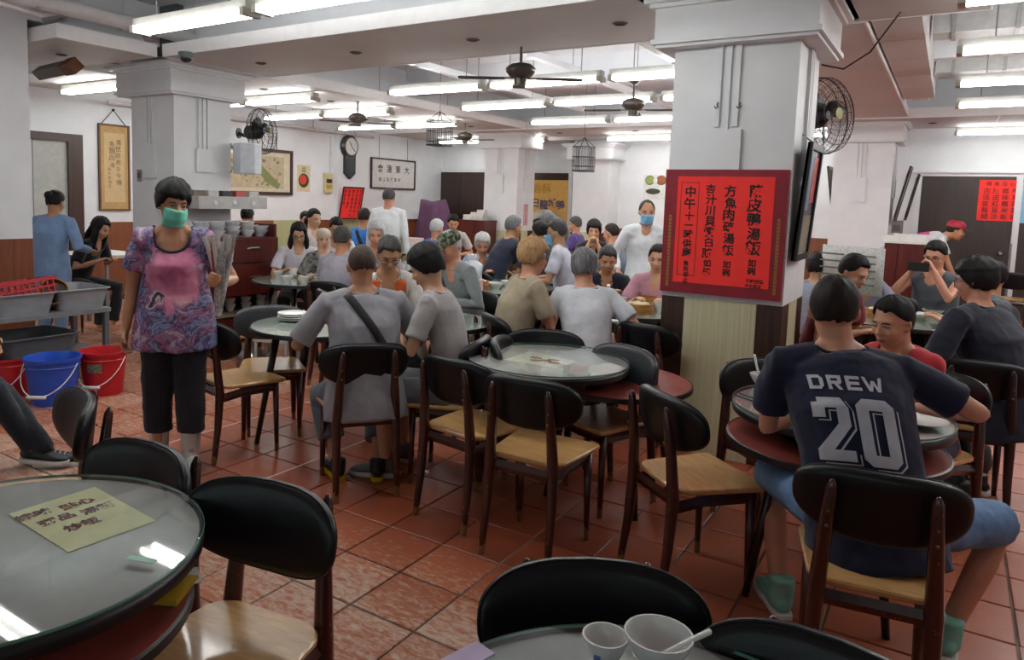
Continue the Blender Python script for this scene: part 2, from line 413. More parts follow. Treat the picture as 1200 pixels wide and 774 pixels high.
# --- pillars
def pillar(x0, x1, y0, y1, nm, dado=1.01, ducts=True, capz=2.58, cap=True, dm=None):
    p = tag(thing('pillar', None, None, ((x0+x1)/2, (y0+y1)/2, 0)), kind='structure'); M_ = xf((-(x0+x1)/2, -(y0+y1)/2, 0))
    def mb():
        m = MB(); m.M = M_; return m
    mb().bx(x0, x1, y0, y1, dado, ZC).build('shaft', WHITE, p, None)
    m = mb(); c = .012; h = dado
    m.bx(x0+c, x1-c, y0+c, y1-c, 0, h).build('dado_core', DARKLAM, p, None)
    w = x1-x0; s = w*.2; DL, CR = (dm, dm) if dm else (DARKLAM, CREAM)
    for (a, b, mt) in ((x0, x0+s, DL), (x0+s, x1-s, CR), (x1-s, x1, DL)):
        mb().bx(a+.001, b-.001, y0, y0+c, 0, h).build('dado_board', mt, p, None); mb().bx(a+.001, b-.001, y1-c, y1, 0, h).build('dado_board', mt, p, None)
    l = y1-y0; s = l*.3
    for (a, b, mt) in ((y0+c, y0+s, DL), (y0+s, y1-s, CR), (y1-s, y1-c, DL)):
        mb().bx(x0, x0+c, a+.001, b-.001, 0, h).build('dado_board', mt, p, None); mb().bx(x1-c, x1, a+.001, b-.001, 0, h).build('dado_board', mt, p, None)
    prof = [(.10, 0, .02), (.125, .02, .05), (.105, .05, .24), (.135, .24, .265), (.165, .265, .29), (.195, .29, .315)]
    m = mb()
    for (o_, a, b) in prof: m.bx(x0-o_, x1+o_, y0-o_, y1+o_, capz+a, capz+b)
    if cap: m.build('capital', WHITE, p, None)
    if ducts:
        xm = x0+w*.46; m = mb()
        for k, dx in enumerate((-.055, 0, .055)): m.bx(xm+dx-.017, xm+dx+.017, y0-.02, y0, 2.07 if k == 1 else 2.09, capz+.01)
        m.build('cable_duct', WHITE, p, None)
        mb().bx(xm-.11, xm+.1, y0-.028, y0, 1.72, 2.07).build('junction_box', WHITE, p, None)
        m = mb(); ym = y0+l*.5
        for dy in (-.055, .0, .055): m.bx(x1, x1+.02, ym+dy-.017, ym+dy+.017, 2.05, capz+.01)
        m.build('cable_duct', WHITE, p, None)
        mb().bx(x1, x1+.028, ym-.1, ym+.1, 1.8, 2.05).build('junction_box', WHITE, p, None)
    return p
PX0, PX1, PY0, PY1 = -1.55, -.81, 4.72, 5.43
P1 = pillar(PX0, PX1, PY0, PY1, 'p')
m = MB(); m.M = xf((-(PX0+PX1)/2, -(PY0+PY1)/2, 0))
for px in (841, 867):
    q = atY(px, 124, PY0-.022)
    m.tube([(q[0], PY0-.02, q[2]+.02), (q[0], PY0-.035, q[2]), (q[0]+.012, PY0-.05, q[2]-.012), (q[0], PY0-.055, q[2]-.02), (q[0]-.012, PY0-.05, q[2]-.008)], .004, 6)
m.build('hook', mat('hook_iron', '4a4640', .5, .6), P1)
P2 = pillar(-7.53, -6.79, 4.78, 5.5, 'p')
P3 = pillar(-7.69, -6.95, 12.3, 12.98, 'p')
x4a, x4b = float(atY(975, 215, 12.2)[0]), float(atY(1045, 215, 12.2)[0])
P4 = pillar(x4a, x4b, 12.2, 12.9, 'p')
xp = float(atY(713, 240, 13.5)[0])
P5 = pillar(xp-.75, xp, 13.45, YB, 'p', ducts=False, capz=2.42)
x0, x1 = [float(atY(px, 180, 3.55)[0]) for px in (9, 35)]
P0 = pillar(-6.75, -6.05, 3.0, 3.6, 'p', ducts=False) if False else None
# near-left pillar, cut by the frame: right face lies at px 35..45
c0 = atD(38, 258, 6.6); xl0 = float(c0[0]); yl0 = float(c0[1])
P0 = pillar(xl0-.62, xl0, yl0-.55, yl0, 'p', ducts=False, dado=1.13, cap=False, dm=WOODD)
# --- hanging ceiling panels (bulkheads), ducts, beams
EDGEW = mat('edge_white', (.88, .88, .88), .5, var=.02)  # white edge strips painted extra pale to imitate lamp light on the panels
PANEL = mat('bulkhead_paint', (.60, .585, .575), .6, var=.03, scale=2)
ti = [2]
def panel(x0, x1, y0, y1, z0=2.87, z1=2.965, m=None, spots=0):
    o = struct(MB().bx(x0, x1, y0, y1, z0, z1), 'trim_%d' % ti[0], m or PANEL); ti[0] += 1
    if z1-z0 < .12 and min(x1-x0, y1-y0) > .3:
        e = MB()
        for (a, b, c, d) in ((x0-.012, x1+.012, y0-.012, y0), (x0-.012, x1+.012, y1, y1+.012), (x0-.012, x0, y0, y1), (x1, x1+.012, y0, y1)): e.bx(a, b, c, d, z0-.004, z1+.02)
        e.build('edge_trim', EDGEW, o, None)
    for k in range(spots):
        if x1-x0 > y1-y0: q = (x0+(k+.5)*(x1-x0)/spots, (y0+y1)/2)
        else: q = ((x0+x1)/2, y0+(k+.5)*(y1-y0)/spots)
        MB().lathe([(.0, .006), (.035, .006), (.055, .003), (.055, -.004), (.04, -.01), (.036, -.002), (0, -.002)], (q[0], q[1], z0), 16).build('spot_recess', mat('spot_ring', '57504a', .5), o)
    return o
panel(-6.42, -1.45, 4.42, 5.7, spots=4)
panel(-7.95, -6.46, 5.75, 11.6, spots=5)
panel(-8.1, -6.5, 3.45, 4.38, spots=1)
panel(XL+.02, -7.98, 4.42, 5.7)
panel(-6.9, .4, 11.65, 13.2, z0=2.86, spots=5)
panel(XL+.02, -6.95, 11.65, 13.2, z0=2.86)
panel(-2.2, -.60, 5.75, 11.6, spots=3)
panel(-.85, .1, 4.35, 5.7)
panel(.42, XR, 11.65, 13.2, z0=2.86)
panel(-7.3, -5.6, 13.25, 13.95, z0=2.80)
# air duct along the right corridor
dk = thing('air_duct', 'long boxed air duct hanging along the corridor right of the near pillar', 'duct', (0, 0, 0))
for k in range(5):
    y0 = 5.75+k*.86; MB().bx(-.57, -.27, y0+.004, y0+.85, 2.90, 3.28).build('duct_section', PANEL, dk, None)
MB().bx(-.5, -.33, 10.05, 10.25, 2.9, 3.25).build('duct_end', WHITE, dk, None)
# beams under the slab
for k, (x0, x1, y0, y1, z0) in enumerate([(XL, XR, 4.8, 5.4, 3.0), (XL, XR, 8.75, 9.05, 3.12), (XL, XR, 12.3, 13.0, 3.0), (-7.4, -6.9, YF, YB, 3.05), (-1.4, -.95, 5.4, YB, 3.05), (XL, XR, 1.2, 1.5, 3.1), (XL, XL+.35, 5.7, 13.9, 3.0)]):
    panel(x0, x1, y0, y1, z0, ZC, CEIL)
# slim ridge running with the hanging panel (white strip seen over the lights)
for x in (-5.1, -3.7, -2.4): panel(x-.04, x+.04, 5.8, 11.5, 3.05, 3.12, CEIL)
# deck sheet and cross ducts over the right corridor
rib = MB()
for k in range(34):
    y0 = 5.0+k*.19
    rib.bx(.55, 3.2, y0, y0+.17, 3.2, 3.215)
for x in np.arange(.55, 3.2, .22): rib.bx(x, x+.02, 5.0, 11.4, 3.185, 3.2)
tag(rib.build('ceiling_deck', mat('deck_sheet', (.55, .56, .58), .5), None, None), 'pale ribbed metal deck above the lamps on the far right', 'ceiling deck')
for k, (y0, z0) in enumerate([(5.9, 3.02), (7.2, 3.05), (8.9, 3.0)]):
    t = thing('branch_duct', 'grey branch duct running across the right corridor ceiling, %s from the near pillar' % ORD[k], 'duct', (0, y0, z0))
    MB().bx(-.25, .5, 0, .3, 0, .3).build('duct_body', mat('duct_grey', (.45, .45, .44), .5), t, None)
    for x in (-.12, .3): MB().bx(x, x+.03, -.012, .312, -.012, .312).build('flange', mat('duct_flange', (.33, .33, .32), .5), t, None)
# pipes upper left
PIPE = mat('pipe_paint', (.63, .62, .62), .45, var=.05)
def pipe(pts, r, label, seg=14, rings=0):
    t = thing('pipe', label, 'pipe'); MB().tube(pts, r, seg).build('pipe_run', PIPE, t, 60)
    a, b = np.array(pts[0], float), np.array(pts[-1], float)
    for k in range(rings):
        q = a+(b-a)*(k+.5)/rings; d = (b-a)/np.linalg.norm(b-a)*.02
        MB().tube([q-d, q+d], r*1.12, seg).tube([q, (q[0], q[1], ZC)], .008, 6).build('pipe_hanger', mat('hanger_grey', (.5, .5, .5), .5, .4), t)
a, b = atz(-20, -14, 3.1), atz(180, 34, 3.1)
pipe([a, b, b+np.array([-.1, .9, 0])], .065, 'thick white pipe running below the slab at the upper left', 16, 3)
a, b = atz(30, 38, 3.05), atz(72, 12, 3.12)
pipe([a-np.array([.6, 0, .15]), a, b], .06, 'short bent white pipe beneath the thick pipe at the upper left')
a, b = atz(-10, 2, 2.95), atz(48, 18, 3.0)
pipe([a, b, b+np.array([-.3, .5, .2])], .02, 'thin grey conduit beside the thick pipe at the upper left')
a, b = atz(183, 30, 3.2), atz(330, -10, 3.2)
pipe([a, b], .03, 'thin white conduit behind the front row of lights')
pipe([(XL+.15, 5.9, 2.78), (XL+.15, 11.5, 2.78)], .03, 'white conduit running along the top of the picture wall', 10, 5)
q = atX(383, 160, XL+.05)
pipe([(XL+.04, ypl-.12, 2.7), (XL+.04, ypl-.12, 2.0)], .018, 'thin vertical conduit beside the small wall box on the picture wall')
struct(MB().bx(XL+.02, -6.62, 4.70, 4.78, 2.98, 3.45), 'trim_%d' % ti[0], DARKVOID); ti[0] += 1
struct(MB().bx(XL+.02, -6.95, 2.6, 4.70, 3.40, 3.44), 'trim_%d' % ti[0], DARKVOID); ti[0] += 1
pipe([(-9.6, 4.55, 3.12), (-6.75, 4.55, 3.12)], .045, 'dark shadowed pipe behind the hanging panel at the upper left', 12, 2)
w = thing('beam_bracket', 'rusty brown steel beam end under the hanging panel at the upper left', 'beam')
a = atz(46, 86, 2.72); b = atz(78, 79, 2.72)
MB().tube([a, b], (.075, .07), 4).build('bracket_arm', mat('grey_steel', '5c5750', .5), w, None)
MB().tube([b, b+(b-a)*.3], (.085, .08), 4).build('bracket_end', mat('rust', '6b4526', .7, var=.2), w, None)
# --- fluorescent fixtures
TUBEM = emit('tube_glow', (.985, 1, .985), TUBE)
LCAP = mat('lamp_cap', 'a8a396', .4); LBODY = mat('lamp_body', (.5, .49, .45), .4)
def fixture_proto():
    t = thing('tube_light', '', 'ceiling light')
    m = MB().bx(-.62, .62, -.05, .05, .052, .105)
    for s in (): m.add([(-.6, s*.03, .075), (.6, s*.03, .075), (.6, s*.115, .03), (-.6, s*.115, .03), (-.6, s*.03, .08), (.6, s*.03, .08), (.6, s*.118, .034), (-.6, s*.118, .034)], [(0, 1, 2, 3), (4, 5, 6, 7), (2, 3, 7, 6), (0, 1, 5, 4), (0, 3, 7, 4), (1, 2, 6, 5)])
    m.build('lamp_housing', LBODY, t, None)
    for s in (-1, 1):
        MB().tube([(-.585, s*.052, .022), (.585, s*.052, .022)], .017, 8).build('tube', TUBEM, t, 60)
    for s in (-1, 1): MB().bx(s*.605-.02, s*.605+.02, -.075, .075, .0, .05).build('end_socket', LCAP, t, None)
    m = MB()
    for s in (-1, 1): m.tube([(s*.4, 0, .08), (s*.4, 0, ZC-2.75)], .005, 6)
    m.build('hanger_rod', mat('rod_grey', '8f8f8f', .4, .5), t)
    return t
fx = fixture_proto()
LZ = 2.745
rows = [('middle', [-5.0, -3.67], [2.2]), ('middle', [-4.55, -3.22, -1.89], [3.35]), ('middle', [-4.83, -3.5, -2.17], [6.66, 8.14, 10.02, 12.95]),
        ('left', [-8.75], [1.3, 5.06]), ('left', [-8.6, -7.3], [6.70, 8.16, 9.85, 12.9]), ('right', [1.9], [3.4]), ('right', [.56, 1.9], [5.0, 6.52, 8.15, 9.76, 13.12])]  # nearest left-bay row is an added unseen lamp that brightens the left pillars
first = True; cnt = {}
seen_rows = {}
for bay, xs, ys in rows:
    for y in ys:
        pv = [proj((x, y, 2.76)) for x in xs]; seen = any(-60 < u < 1260 and -45 < v_ < 774 for u, v_, d in pv)
        if seen: seen_rows[bay] = seen_rows.get(bay, 0)+1
        r = seen_rows.get(bay, 1)
        for k, x in enumerate(xs):
            lb = 'twin tube ceiling light, %s from left, %s row from front, %s bay' % (ORD[k], ORD[r-1], bay) if seen else 'ceiling light %s the photographer, %s of its row, %s bay' % ('well ahead of' if y > 4 else 'before' if y > 2 else 'beside', ORD[k], bay)
            if first: o = fx; o.location = (x, y, LZ); first = False
            else: o = dup(fx, (x, y, LZ), 0)
            o['label'] = lb; o['group'] = 'fluorescent ceiling lights'
# ================================================================ FURNITURE
LEG = wood_mat('mahogany_stain', '2b0e09', '4c1a11', .28, (30, 30, 2.5), .8, coat=.5, worn='8a6a42')
LEGD = wood_mat('dark_stain', '120a08', '26130d', .3, (30, 30, 2.5), .8, coat=.4)
PLY = wood_mat('plywood_seat_varnish', 'b88a54', 'd4aa70', .3, (5, 26, 5), .5, coat=.4)
VINYL = mat('black_vinyl', '0c0c10', .42, var=.1, scale=5, bump=.12, bscale=160, coat=.08, spec=.32)
VINYLG = mat('grey_black_vinyl', '34383d', .38, var=.1, scale=5, bump=.12, bscale=160)
BRASS = mat('screw_brass', '8c6b45', .4, .7)
def backrest_mesh(w=.245, h=.118, th=.024, bend=1.05):
    m = MB(); N = 44; V = []; F = []
    out = []
    for k in range(N):
        t = 2*math.pi*k/N; c, s = math.cos(t), math.sin(t); e = 2/3.4
        x = w*math.copysign(abs(c)**e, c); z = h*math.copysign(abs(s)**(2/2.7), s)
        if z > 0: z *= 1-.10*(x/w)**2
        else: z *= 1-.16*(x/w)**2
        out.append((x, z))
    rings = [(.0, 1), (.35, 1), (.62, .98), (.82, .9), (.93, .72), (.985, .42), (1.0, .0)]
    def lay(sg):
        for r, q in rings[1:] if sg > 0 else rings[1:-1]:
            for x, z in out: V.append((x*r, sg*th*q+(0 if sg < 0 else .006*q), z*r))
    V.append((0, th+.006, 0)); lay(1); V.append((0, -th, 0)); nb = len(V); lay(-1)
    n = len(rings)-1
    for k in range(N): F.append((0, 1+(k+1) % N, 1+k))
    for i in range(n-1):
        for k in range(N): a, b = 1+i*N, 1+(i+1)*N; F.append((a+k, a+(k+1) % N, b+(k+1) % N, b+k))
    c = nb-1
    for k in range(N): F.append((c, nb+k, nb+(k+1) % N))
    for i in range(n-2):
        for k in range(N): a, b = nb+i*N, nb+(i+1)*N; F.append((a+k, b+k, b+(k+1) % N, a+(k+1) % N))
    a, b = nb+(n-2)*N, 1+(n-1)*N
    for k in range(N): F.append((a+k, b+k, b+(k+1) % N, a+(k+1) % N))
    V = np.array(V); V[:, 1] += bend*V[:, 0]**2
    m.add(V, F); return m, out
def seat_outline():
    pts = []
    def arc(cx, cy, r, a0, a1, n):
        for k in range(n+1):
            t = math.radians(a0+(a1-a0)*k/n); pts.append((cx+r*math.cos(t), cy+r*math.sin(t)))
    arc(.19, .185, .025, 0, 90, 4); arc(-.19, .185, .025, 90, 180, 4)
    arc(-.10, -.10, .09, 200, 262, 6); arc(.10, -.10, .09, 278, 340, 6)
    return pts
def make_chair(vinyl=None, leg=None):
    vinyl = vinyl or VINYL; leg = leg or LEG
    t = thing('dining_chair', '', 'chair')
    m = MB(); m.prism(seat_outline(), -.011, .011, .006); V = np.array(m.v); r = (V[:, 0]/.2)**2+((V[:, 1])/.2)**2
    V[:, 2] += np.where(V[:, 2] > 0, -.0, 0); m.v = [tuple(p) for p in V]
    m.build('seat', PLY, t, 35, (0, .01, .452))
    bm, out = backrest_mesh(); m = bm; m.M = None
    o = m.build('backrest', vinyl, t, 180, (0, -.175, .71)); o.rotation_euler = (math.radians(9), 0, 0)
    # piping seam around the pad
    sm = MB(); pts = [(x*.985, 1.05*(x*.985)**2+.012, z*.985) for x, z in out]
    sm.tube(pts, .0035, 5, closed=True); s = sm.build('seam', vinyl, o, 180)
    for sx in (-1, 1):
        pts = [(sx*.165, -.235, 0), (sx*.160, -.205, .22), (sx*.157, -.192, .42), (sx*.146, -.205, .60), (sx*.136, -.232, .775), (sx*.1355, -.234, .79)]
        m = MB().tube(pts, [.0155, .021, .0265, .0225, .016, .009], 10, round_caps=True); m.build('leg', leg, t, 180)
        m = MB().tube([(sx*.178, .172, 0), (sx*.172, .165, .44)], [(.013, .013), (.0225, .02)], 8, side=(1, 0, 0)); m.build('leg', leg, t, 180)
        m = MB().tube([(sx*.157, -.19, .385), (sx*.16, -.05, .405), (sx*.17, .165, .41)], [(.012, .026), (.012, .026), (.012, .03)], 4, side=(1, 0, 0)); m.build('side_rail', leg, t, 30)
        sc = MB()
        for z in (.655, .70): sc.ell((sx*.142, -.236+(.7-z)*-.1, z), (.006, .004, .006), 8, 5)
        sc.build('screw', BRASS, t, 180)
    m = MB().tube([(-.17, .168, .41), (.17, .168, .41)], [(.03, .011), (.03, .011)], 4, side=(0, 0, 1)); m.build('front_rail', leg, t, 30)
    m = MB().tube([(-.157, -.185, .41), (.157, -.185, .41)], [(.026, .011), (.026, .011)], 4, side=(0, 0, 1)); m.build('rear_rail', leg, t, 30)
    return t
chair0 = make_chair(); chairG = make_chair(VINYLG); chairD = make_chair(VINYL, LEGD)
_used = set()
def chair(x, y, hd, label, group=None, src=None):
    """hd: heading in degrees of the sitter's view (0 = +X, 90 = +Y)"""
    s = src or chair0; rz = math.radians(hd-90)
    if s.name not in _used:
        _used.add(s.name); o = s; o.location = (x, y, 0); o.rotation_euler = (0, 0, rz); o['label'] = label
        if group: o['group'] = group
    else: o = dup(s, (x, y, 0), rz, label, group)
    return o
def hv(hd): a = math.radians(hd); return np.array([math.cos(a), math.sin(a)])
def chair_r(L, R, label, **k):
    L, R = np.array(L[:2], float), np.array(R[:2], float); d = (R-L)/np.linalg.norm(R-L); h = np.array([-d[1], d[0]])
    c = (L+R)/2+h*.235; return chair(c[0], c[1], math.degrees(math.atan2(h[1], h[0])), label, **k)
chair_r((-2.57, 2.75), (-2.37, 3.01), 'black padded chair under the man in grey t-shirt with the shoulder strap')
chair_r((-2.16, 2.89), (-1.83, 2.84), 'empty black chair, left of the two at the near side of the middle table')
chair_r((-1.67, 2.74), (-1.34, 2.75), 'empty black chair, right of the two at the near side of the middle table')
chair_r((-1.12, 3.03), (-.87, 2.82), 'empty black chair turned to the right between pillar and foreground chairs')
chair(-3.62, 2.98, 78, 'empty chair with worn seat beside the standing woman in the mask')
# middle table: far chairs
def chair_b(px, py, hd, label, z=.825, **k):
    """placed by the middle of its backrest top"""
    q = atz(px, py, z); h = hv(hd); c = q[:2]+h*.19; return chair(c[0], c[1], hd, label, **k)
chair_b(580, 396, 22, 'black chair seen edge-on at the left of the middle table')
chair_b(640, 386, -68, 'black chair tucked at the far side of the middle table, only its backrest showing')
chair_b(742, 406, 246, 'empty wide grey-black chair on the right of the middle table, pale seat showing', src=chairG)
chair_b(665, 372, 105, 'black chair behind the grey haired diner in the white shirt')
chair_b(752, 380, 80, 'black chair against the left edge of the near pillar')
chair_b(886, 420, -45, 'black chair between the near pillar and the small table with bowls')
chair_b(1150, 424, 97, 'black chair under the broad man in the dark navy shirt', src=chairD)
chair_b(1036, 556, 98, 'black chair under the man in the numbered navy jersey')
chair_b(692, 655, -58, 'large black chair in the foreground behind the table with the white cup')
chair_b(988, 752, 262, 'black chair cut by the bottom edge, only its backrest top in view')
chair_b(324, 564, 279, 'big black chair right of the foreground glass table')
chair_b(182, 519, 272, 'black chair behind the foreground glass table, below the woman in boots')
chair_b(104, 461, 250, 'black chair seen side-on beside the crossed leg with the black trainer')
chair_b(317, 358, -40, 'grey-black chair at the far left of the table with stacked plates', src=chairG)
# ---------------------------------------------------------------- tables
def tabletop_mat():
    T = NT('tabletop_rose_grey'); v = T.pos(); f = T.noise(v, 6, 5, .6); f2 = T.noise(v, 40, 4, .7)
    T.col(T.mix(T.math('MULTIPLY', f2, .4), T.ramp(f, [(.3, hexc('958d8b')), (.7, hexc('b3abaa'))]), hexc('8e9796'))); T.rough(.35); return T.m
TOPM = tabletop_mat()
LOWM = mat('red_laminate', '8c4038', .4, var=.14, scale=7, bump=.05)
EDGE = mat('black_rubber_edge', '16161a', .4)
GLASS = glass_mat('table_glass', (.955, .985, .975), 1.25)
GLE = mat('glass_green_edge', '5f8a7c', .15)
def two_tier(x, y, label, low=(0, 0), rz=0, r=.43, low_m=None, top_m=None):
    t = thing('cafe_table', label, 'table', (x, y, 0), rz)
    lx, ly = low
    MB().lathe([(0, .722), (r-.012, .722), (r, .728), (r, .748), (r-.006, .752), (0, .752)], (0, 0, 0), 64).build('tabletop', [top_m or TOPM], t, 35)
    MB().lathe([(r-.006, .7525), (r+.004, .748), (r+.006, .735), (r+.004, .718), (r-.012, .716)], (0, 0, 0), 64, caps=False).build('edge_band', EDGE, t, 60)
    MB().lathe([(0, .757), (r+.002, .757), (r+.005, .7595), (r+.005, .7625), (r+.002, .765), (0, .765)], (0, 0, 0), 64).build('glass_top', GLASS, t, 30)
    MB().lathe([(r+.0045, .757), (r+.0065, .759), (r+.0065, .763), (r+.0045, .765)], (0, 0, 0), 64, caps=False).build('glass_rim', GLE, t, 60)
    MB().lathe([(0, .618), (.395, .618), (.415, .622), (.415, .64), (.41, .644), (0, .644)], (lx, ly, 0), 56).build('lower_shelf', [low_m or LOWM], t, 35)
    MB().lathe([(.414, .645), (.421, .642), (.421, .618), (.41, .614)], (lx, ly, 0), 56, caps=False).build('shelf_band', EDGE, t, 60)
    for k in range(4):
        a = math.pi/4+k*math.pi/2; c, s = math.cos(a), math.sin(a)
        MB().tube([(lx+c*.36, ly+s*.36, 0), (lx+c*.25, ly+s*.25, .62)], [(.015, .015), (.026, .02)], 8, side=(s, -c, 0)).build('leg', LEGD, t, 180)
        MB().tube([(lx*.5+c*.20, ly*.5+s*.20, .64), (lx*.5+c*.30, ly*.5+s*.30, .722)], [(.05, .012), (.065, .014)], 4, side=(s, -c, 0)).build('bracket', LEGD, t, 30)
    return t
two_tier(-1.75, 3.50, 'round glass-topped middle table with a pale menu sheet on it', low=(.27, .26), r=.42)
two_tier(-1.79, .80, 'foreground round glass-topped table with a yellow menu sheet', low=(.06, -.05), r=.435, rz=0)
two_tier(-.29, .97, 'foreground table at the bottom edge with a white cup and bowl', r=.42)
two_tier(-.34, 3.44, 'small round glass table in front of the man in the numbered jersey', low=(.0, -.10), r=.42)
TABLES = []
def snap(q, rad=.06):
    best = min(TABLES, key=lambda t: math.hypot(q[0]-t[0], q[1]-t[1])-t[2]); d = np.array([q[0]-best[0], q[1]-best[1]]); l = np.linalg.norm(d); m = best[2]-rad
    if l > m: q = np.array([best[0]+d[0]/l*m, best[1]+d[1]/l*m, q[2]])
    return q
def round_table(x, y, label, r=.43, z=.75, m=None, legm=None):
    t = thing('round_table', label, 'table', (x, y, 0)); TABLES.append((x, y, r))
    MB().lathe([(0, z-.03), (r-.01, z-.03), (r, z-.024), (r, z-.006), (r-.006, z), (0, z)], (0, 0, 0), 56).build('tabletop', m or GTOP, t, 35)
    MB().lathe([(r+.002, z-.002), (r+.006, z-.01), (r+.004, z-.03), (r-.01, z-.034)], (0, 0, 0), 56, caps=False).build('edge_band', EDGE, t, 60)
    for k in range(4):
        a = math.pi/4+k*math.pi/2+.3; c, s = math.cos(a), math.sin(a)
        MB().tube([(c*r*.92, s*r*.92, 0), (c*r*.62, s*r*.62, z-.03)], [(.016, .016), (.034, .026)], 8, side=(s, -c, 0)).build('leg', LEGD, t, 180)
    return t
GTOP = mat('pale_green_glass_tabletop', '93a094', .12, var=.12, scale=6, coat=.8)
round_table(-3.42, 3.47, 'round table with stacked plates beside the man with the shoulder strap')
round_table(-2.98, 4.12, 'table between the man in glasses and the youth, mostly hidden by them')
# ================================================================ PEOPLE
def skin_mat(name, c):
    T = NT(name); v = T.pos(); f = T.noise(v, 18, 4)
    T.col(T.ramp(f, [(.3, tuple(x*.9 for x in hexc(c))), (.7, hexc(c))])); T.rough(.48); T.bump(T.noise(v, 220, 3), .08, .002)
    T.b.inputs['Subsurface Weight'].default_value = .08; T.b.inputs['Subsurface Radius'].default_value = (.012, .005, .003)
    return T.m
SKIN = {'tan': skin_mat('skin_tan', 'bd8a68'), 'fair': skin_mat('skin_fair', 'd0a080'), 'pink': skin_mat('skin_pink', 'cf9478')}
def hair_mat(name, a, b):
    T = NT(name); v = T.pos((60, 60, 9)); f = T.noise(v, 1.5, 4, .6)
    T.col(T.ramp(f, [(.3, hexc(a)), (.75, hexc(b))])); T.rough(.62); T.b.inputs['Specular IOR Level'].default_value = .3; T.bump(f, .35, .004); return T.m
HAIR = {'black': hair_mat('hair_black', '0c0a0b', '1d1918'), 'dark': hair_mat('hair_dark_brown', '17110f', '2e221d'), 'grey': hair_mat('hair_grey', '4a4a4b', '8b8b8c'),
        'dgrey': hair_mat('hair_dark_grey', '2a2829', '5a5756'), 'white': hair_mat('hair_white', '9a9a9a', 'cfcfce'), 'blonde': hair_mat('hair_dyed_blond', '8d6a48', 'c39d72'), 'buzz': hair_mat('hair_buzzed', '2a211c', '57463a'), 'hlight': hair_mat('hair_light_streak', '5d4231', '96704e')}
EYEW = mat('eye_white', 'd9d2cb', .25); EYED = mat('eye_dark', '120c0a', .15); LIP = mat('lip_red', 'a3685c', .45); BROW = mat('brow_dark', '1b1513', .7)
LENSM = glass_mat('lens_glass', (.95, .96, .97), .6); FRAMEM = mat('spectacle_frame', '1a1a1c', .3)
FOLD = bpy.data.textures.new('cloth_folds', 'CLOUDS'); FOLD.noise_scale = .11; FOLD.noise_depth = 2
def remesh(o, vox, it=3, fold=0, fac=.5):
    md = o.modifiers.new('fuse', 'REMESH'); md.mode = 'VOXEL'; md.voxel_size = vox; md.use_smooth_shade = True
    if it: s = o.modifiers.new('soft', 'SMOOTH'); s.iterations = it; s.factor = fac
    if fold:
        d = o.modifiers.new('folds', 'DISPLACE'); d.texture = FOLD; d.strength = fold; d.mid_level = .5; d.texture_coords = 'GLOBAL'
    return o
def V3(*a): return np.array(a, float)
def rotm(yaw=0, pitch=0, roll=0): return np.array(Matrix.Rotation(math.radians(yaw), 3, 'Z') @ Matrix.Rotation(math.radians(pitch), 3, 'X') @ Matrix.Rotation(math.radians(roll), 3, 'Y'))
def head_skin(mb, W):
    """W: 4x4 from head space (centre of head, +Y face, 1 = life size)"""
    old = mb.M; mb.M = W
    mb.ell((0, -.012, .022), (.075, .094, .098), 16, 12); mb.ell((0, .022, -.03), (.064, .066, .085), 14, 10)
    mb.ell((0, .038, -.083), (.041, .040, .033), 12, 8); mb.ell((0, .062, .026), (.052, .026, .018), 12, 8)
    for s in (-1, 1):
        mb.ell((s*.036, .056, -.028), (.028, .027, .026), 10, 8)
        mb.tube([(s*.074, .004, .012), (s*.084, -.012, .014), (s*.085, -.014, -.006), (s*.078, .0, -.03)], [.008, .009, .009, .007], 8, round_caps=True)
    mb.tube([(0, .080, .016), (0, .092, -.005), (0, .106, -.026), (0, .088, -.036)], [(.007, .007), (.009, .008), (.014, .011), (.010, .008)], 10, side=(1, 0, 0), round_caps=True)
    for s in (-1, 1): mb.ell((s*.011, .092, -.029), (.008, .009, .007), 8, 6)
    mb.ell((0, .080, -.060), (.024, .012, .012), 10, 8)
    mb.M = old
def hand(mb, w, d, nrm, sgn, curl=35, spread=1.0, sc=1.0):
    """w wrist, d pointing direction, nrm palm normal (towards the palm side), sgn +1 right hand"""
    d = d/np.linalg.norm(d); nrm = nrm-d*(nrm@d); nrm /= np.linalg.norm(nrm); lat = np.cross(d, nrm)*sgn   # towards the thumb
    q = lambda a, b, c: w+(d*a+lat*b+nrm*c)*sc
    mb.tube([q(-.015, 0, 0), q(.02, 0, 0), q(.06, .002, 0), q(.092, .0, .002)], [(.026*sc, .018*sc), (.032*sc, .017*sc), (.041*sc, .016*sc), (.039*sc, .012*sc)], 12, side=lat, round_caps=True)
    for i, L in enumerate((.055, .072, .078, .068)):
        b = (i-1.5)*.0205; p = q(.088, b, .0); dd = d+lat*(i-1.5)*.06*spread; P = [p]; a = 0
        for k, seg in enumerate((.45, .32, .23)):
            a += math.radians(curl)*(.7 if k == 0 else 1.0); v = dd*math.cos(a)+nrm*math.sin(a); p = p+v/np.linalg.norm(v)*L*seg*sc; P.append(p)
        mb.tube(P, [.0098*sc, .0092*sc, .0085*sc, .0072*sc], 8, round_caps=True)
    tb = q(.025, .030, .004); v1 = d*.62+lat*.70+nrm*.35; v2 = d*.85+lat*.25+nrm*(.3+curl/120)
    mb.tube([q(.01, .012, .002), tb, tb+v1/np.linalg.norm(v1)*.034*sc, tb+v1/np.linalg.norm(v1)*.034*sc+v2/np.linalg.norm(v2)*.032*sc], [.014*sc, .0135*sc, .0115*sc, .009*sc], 8, round_caps=True)
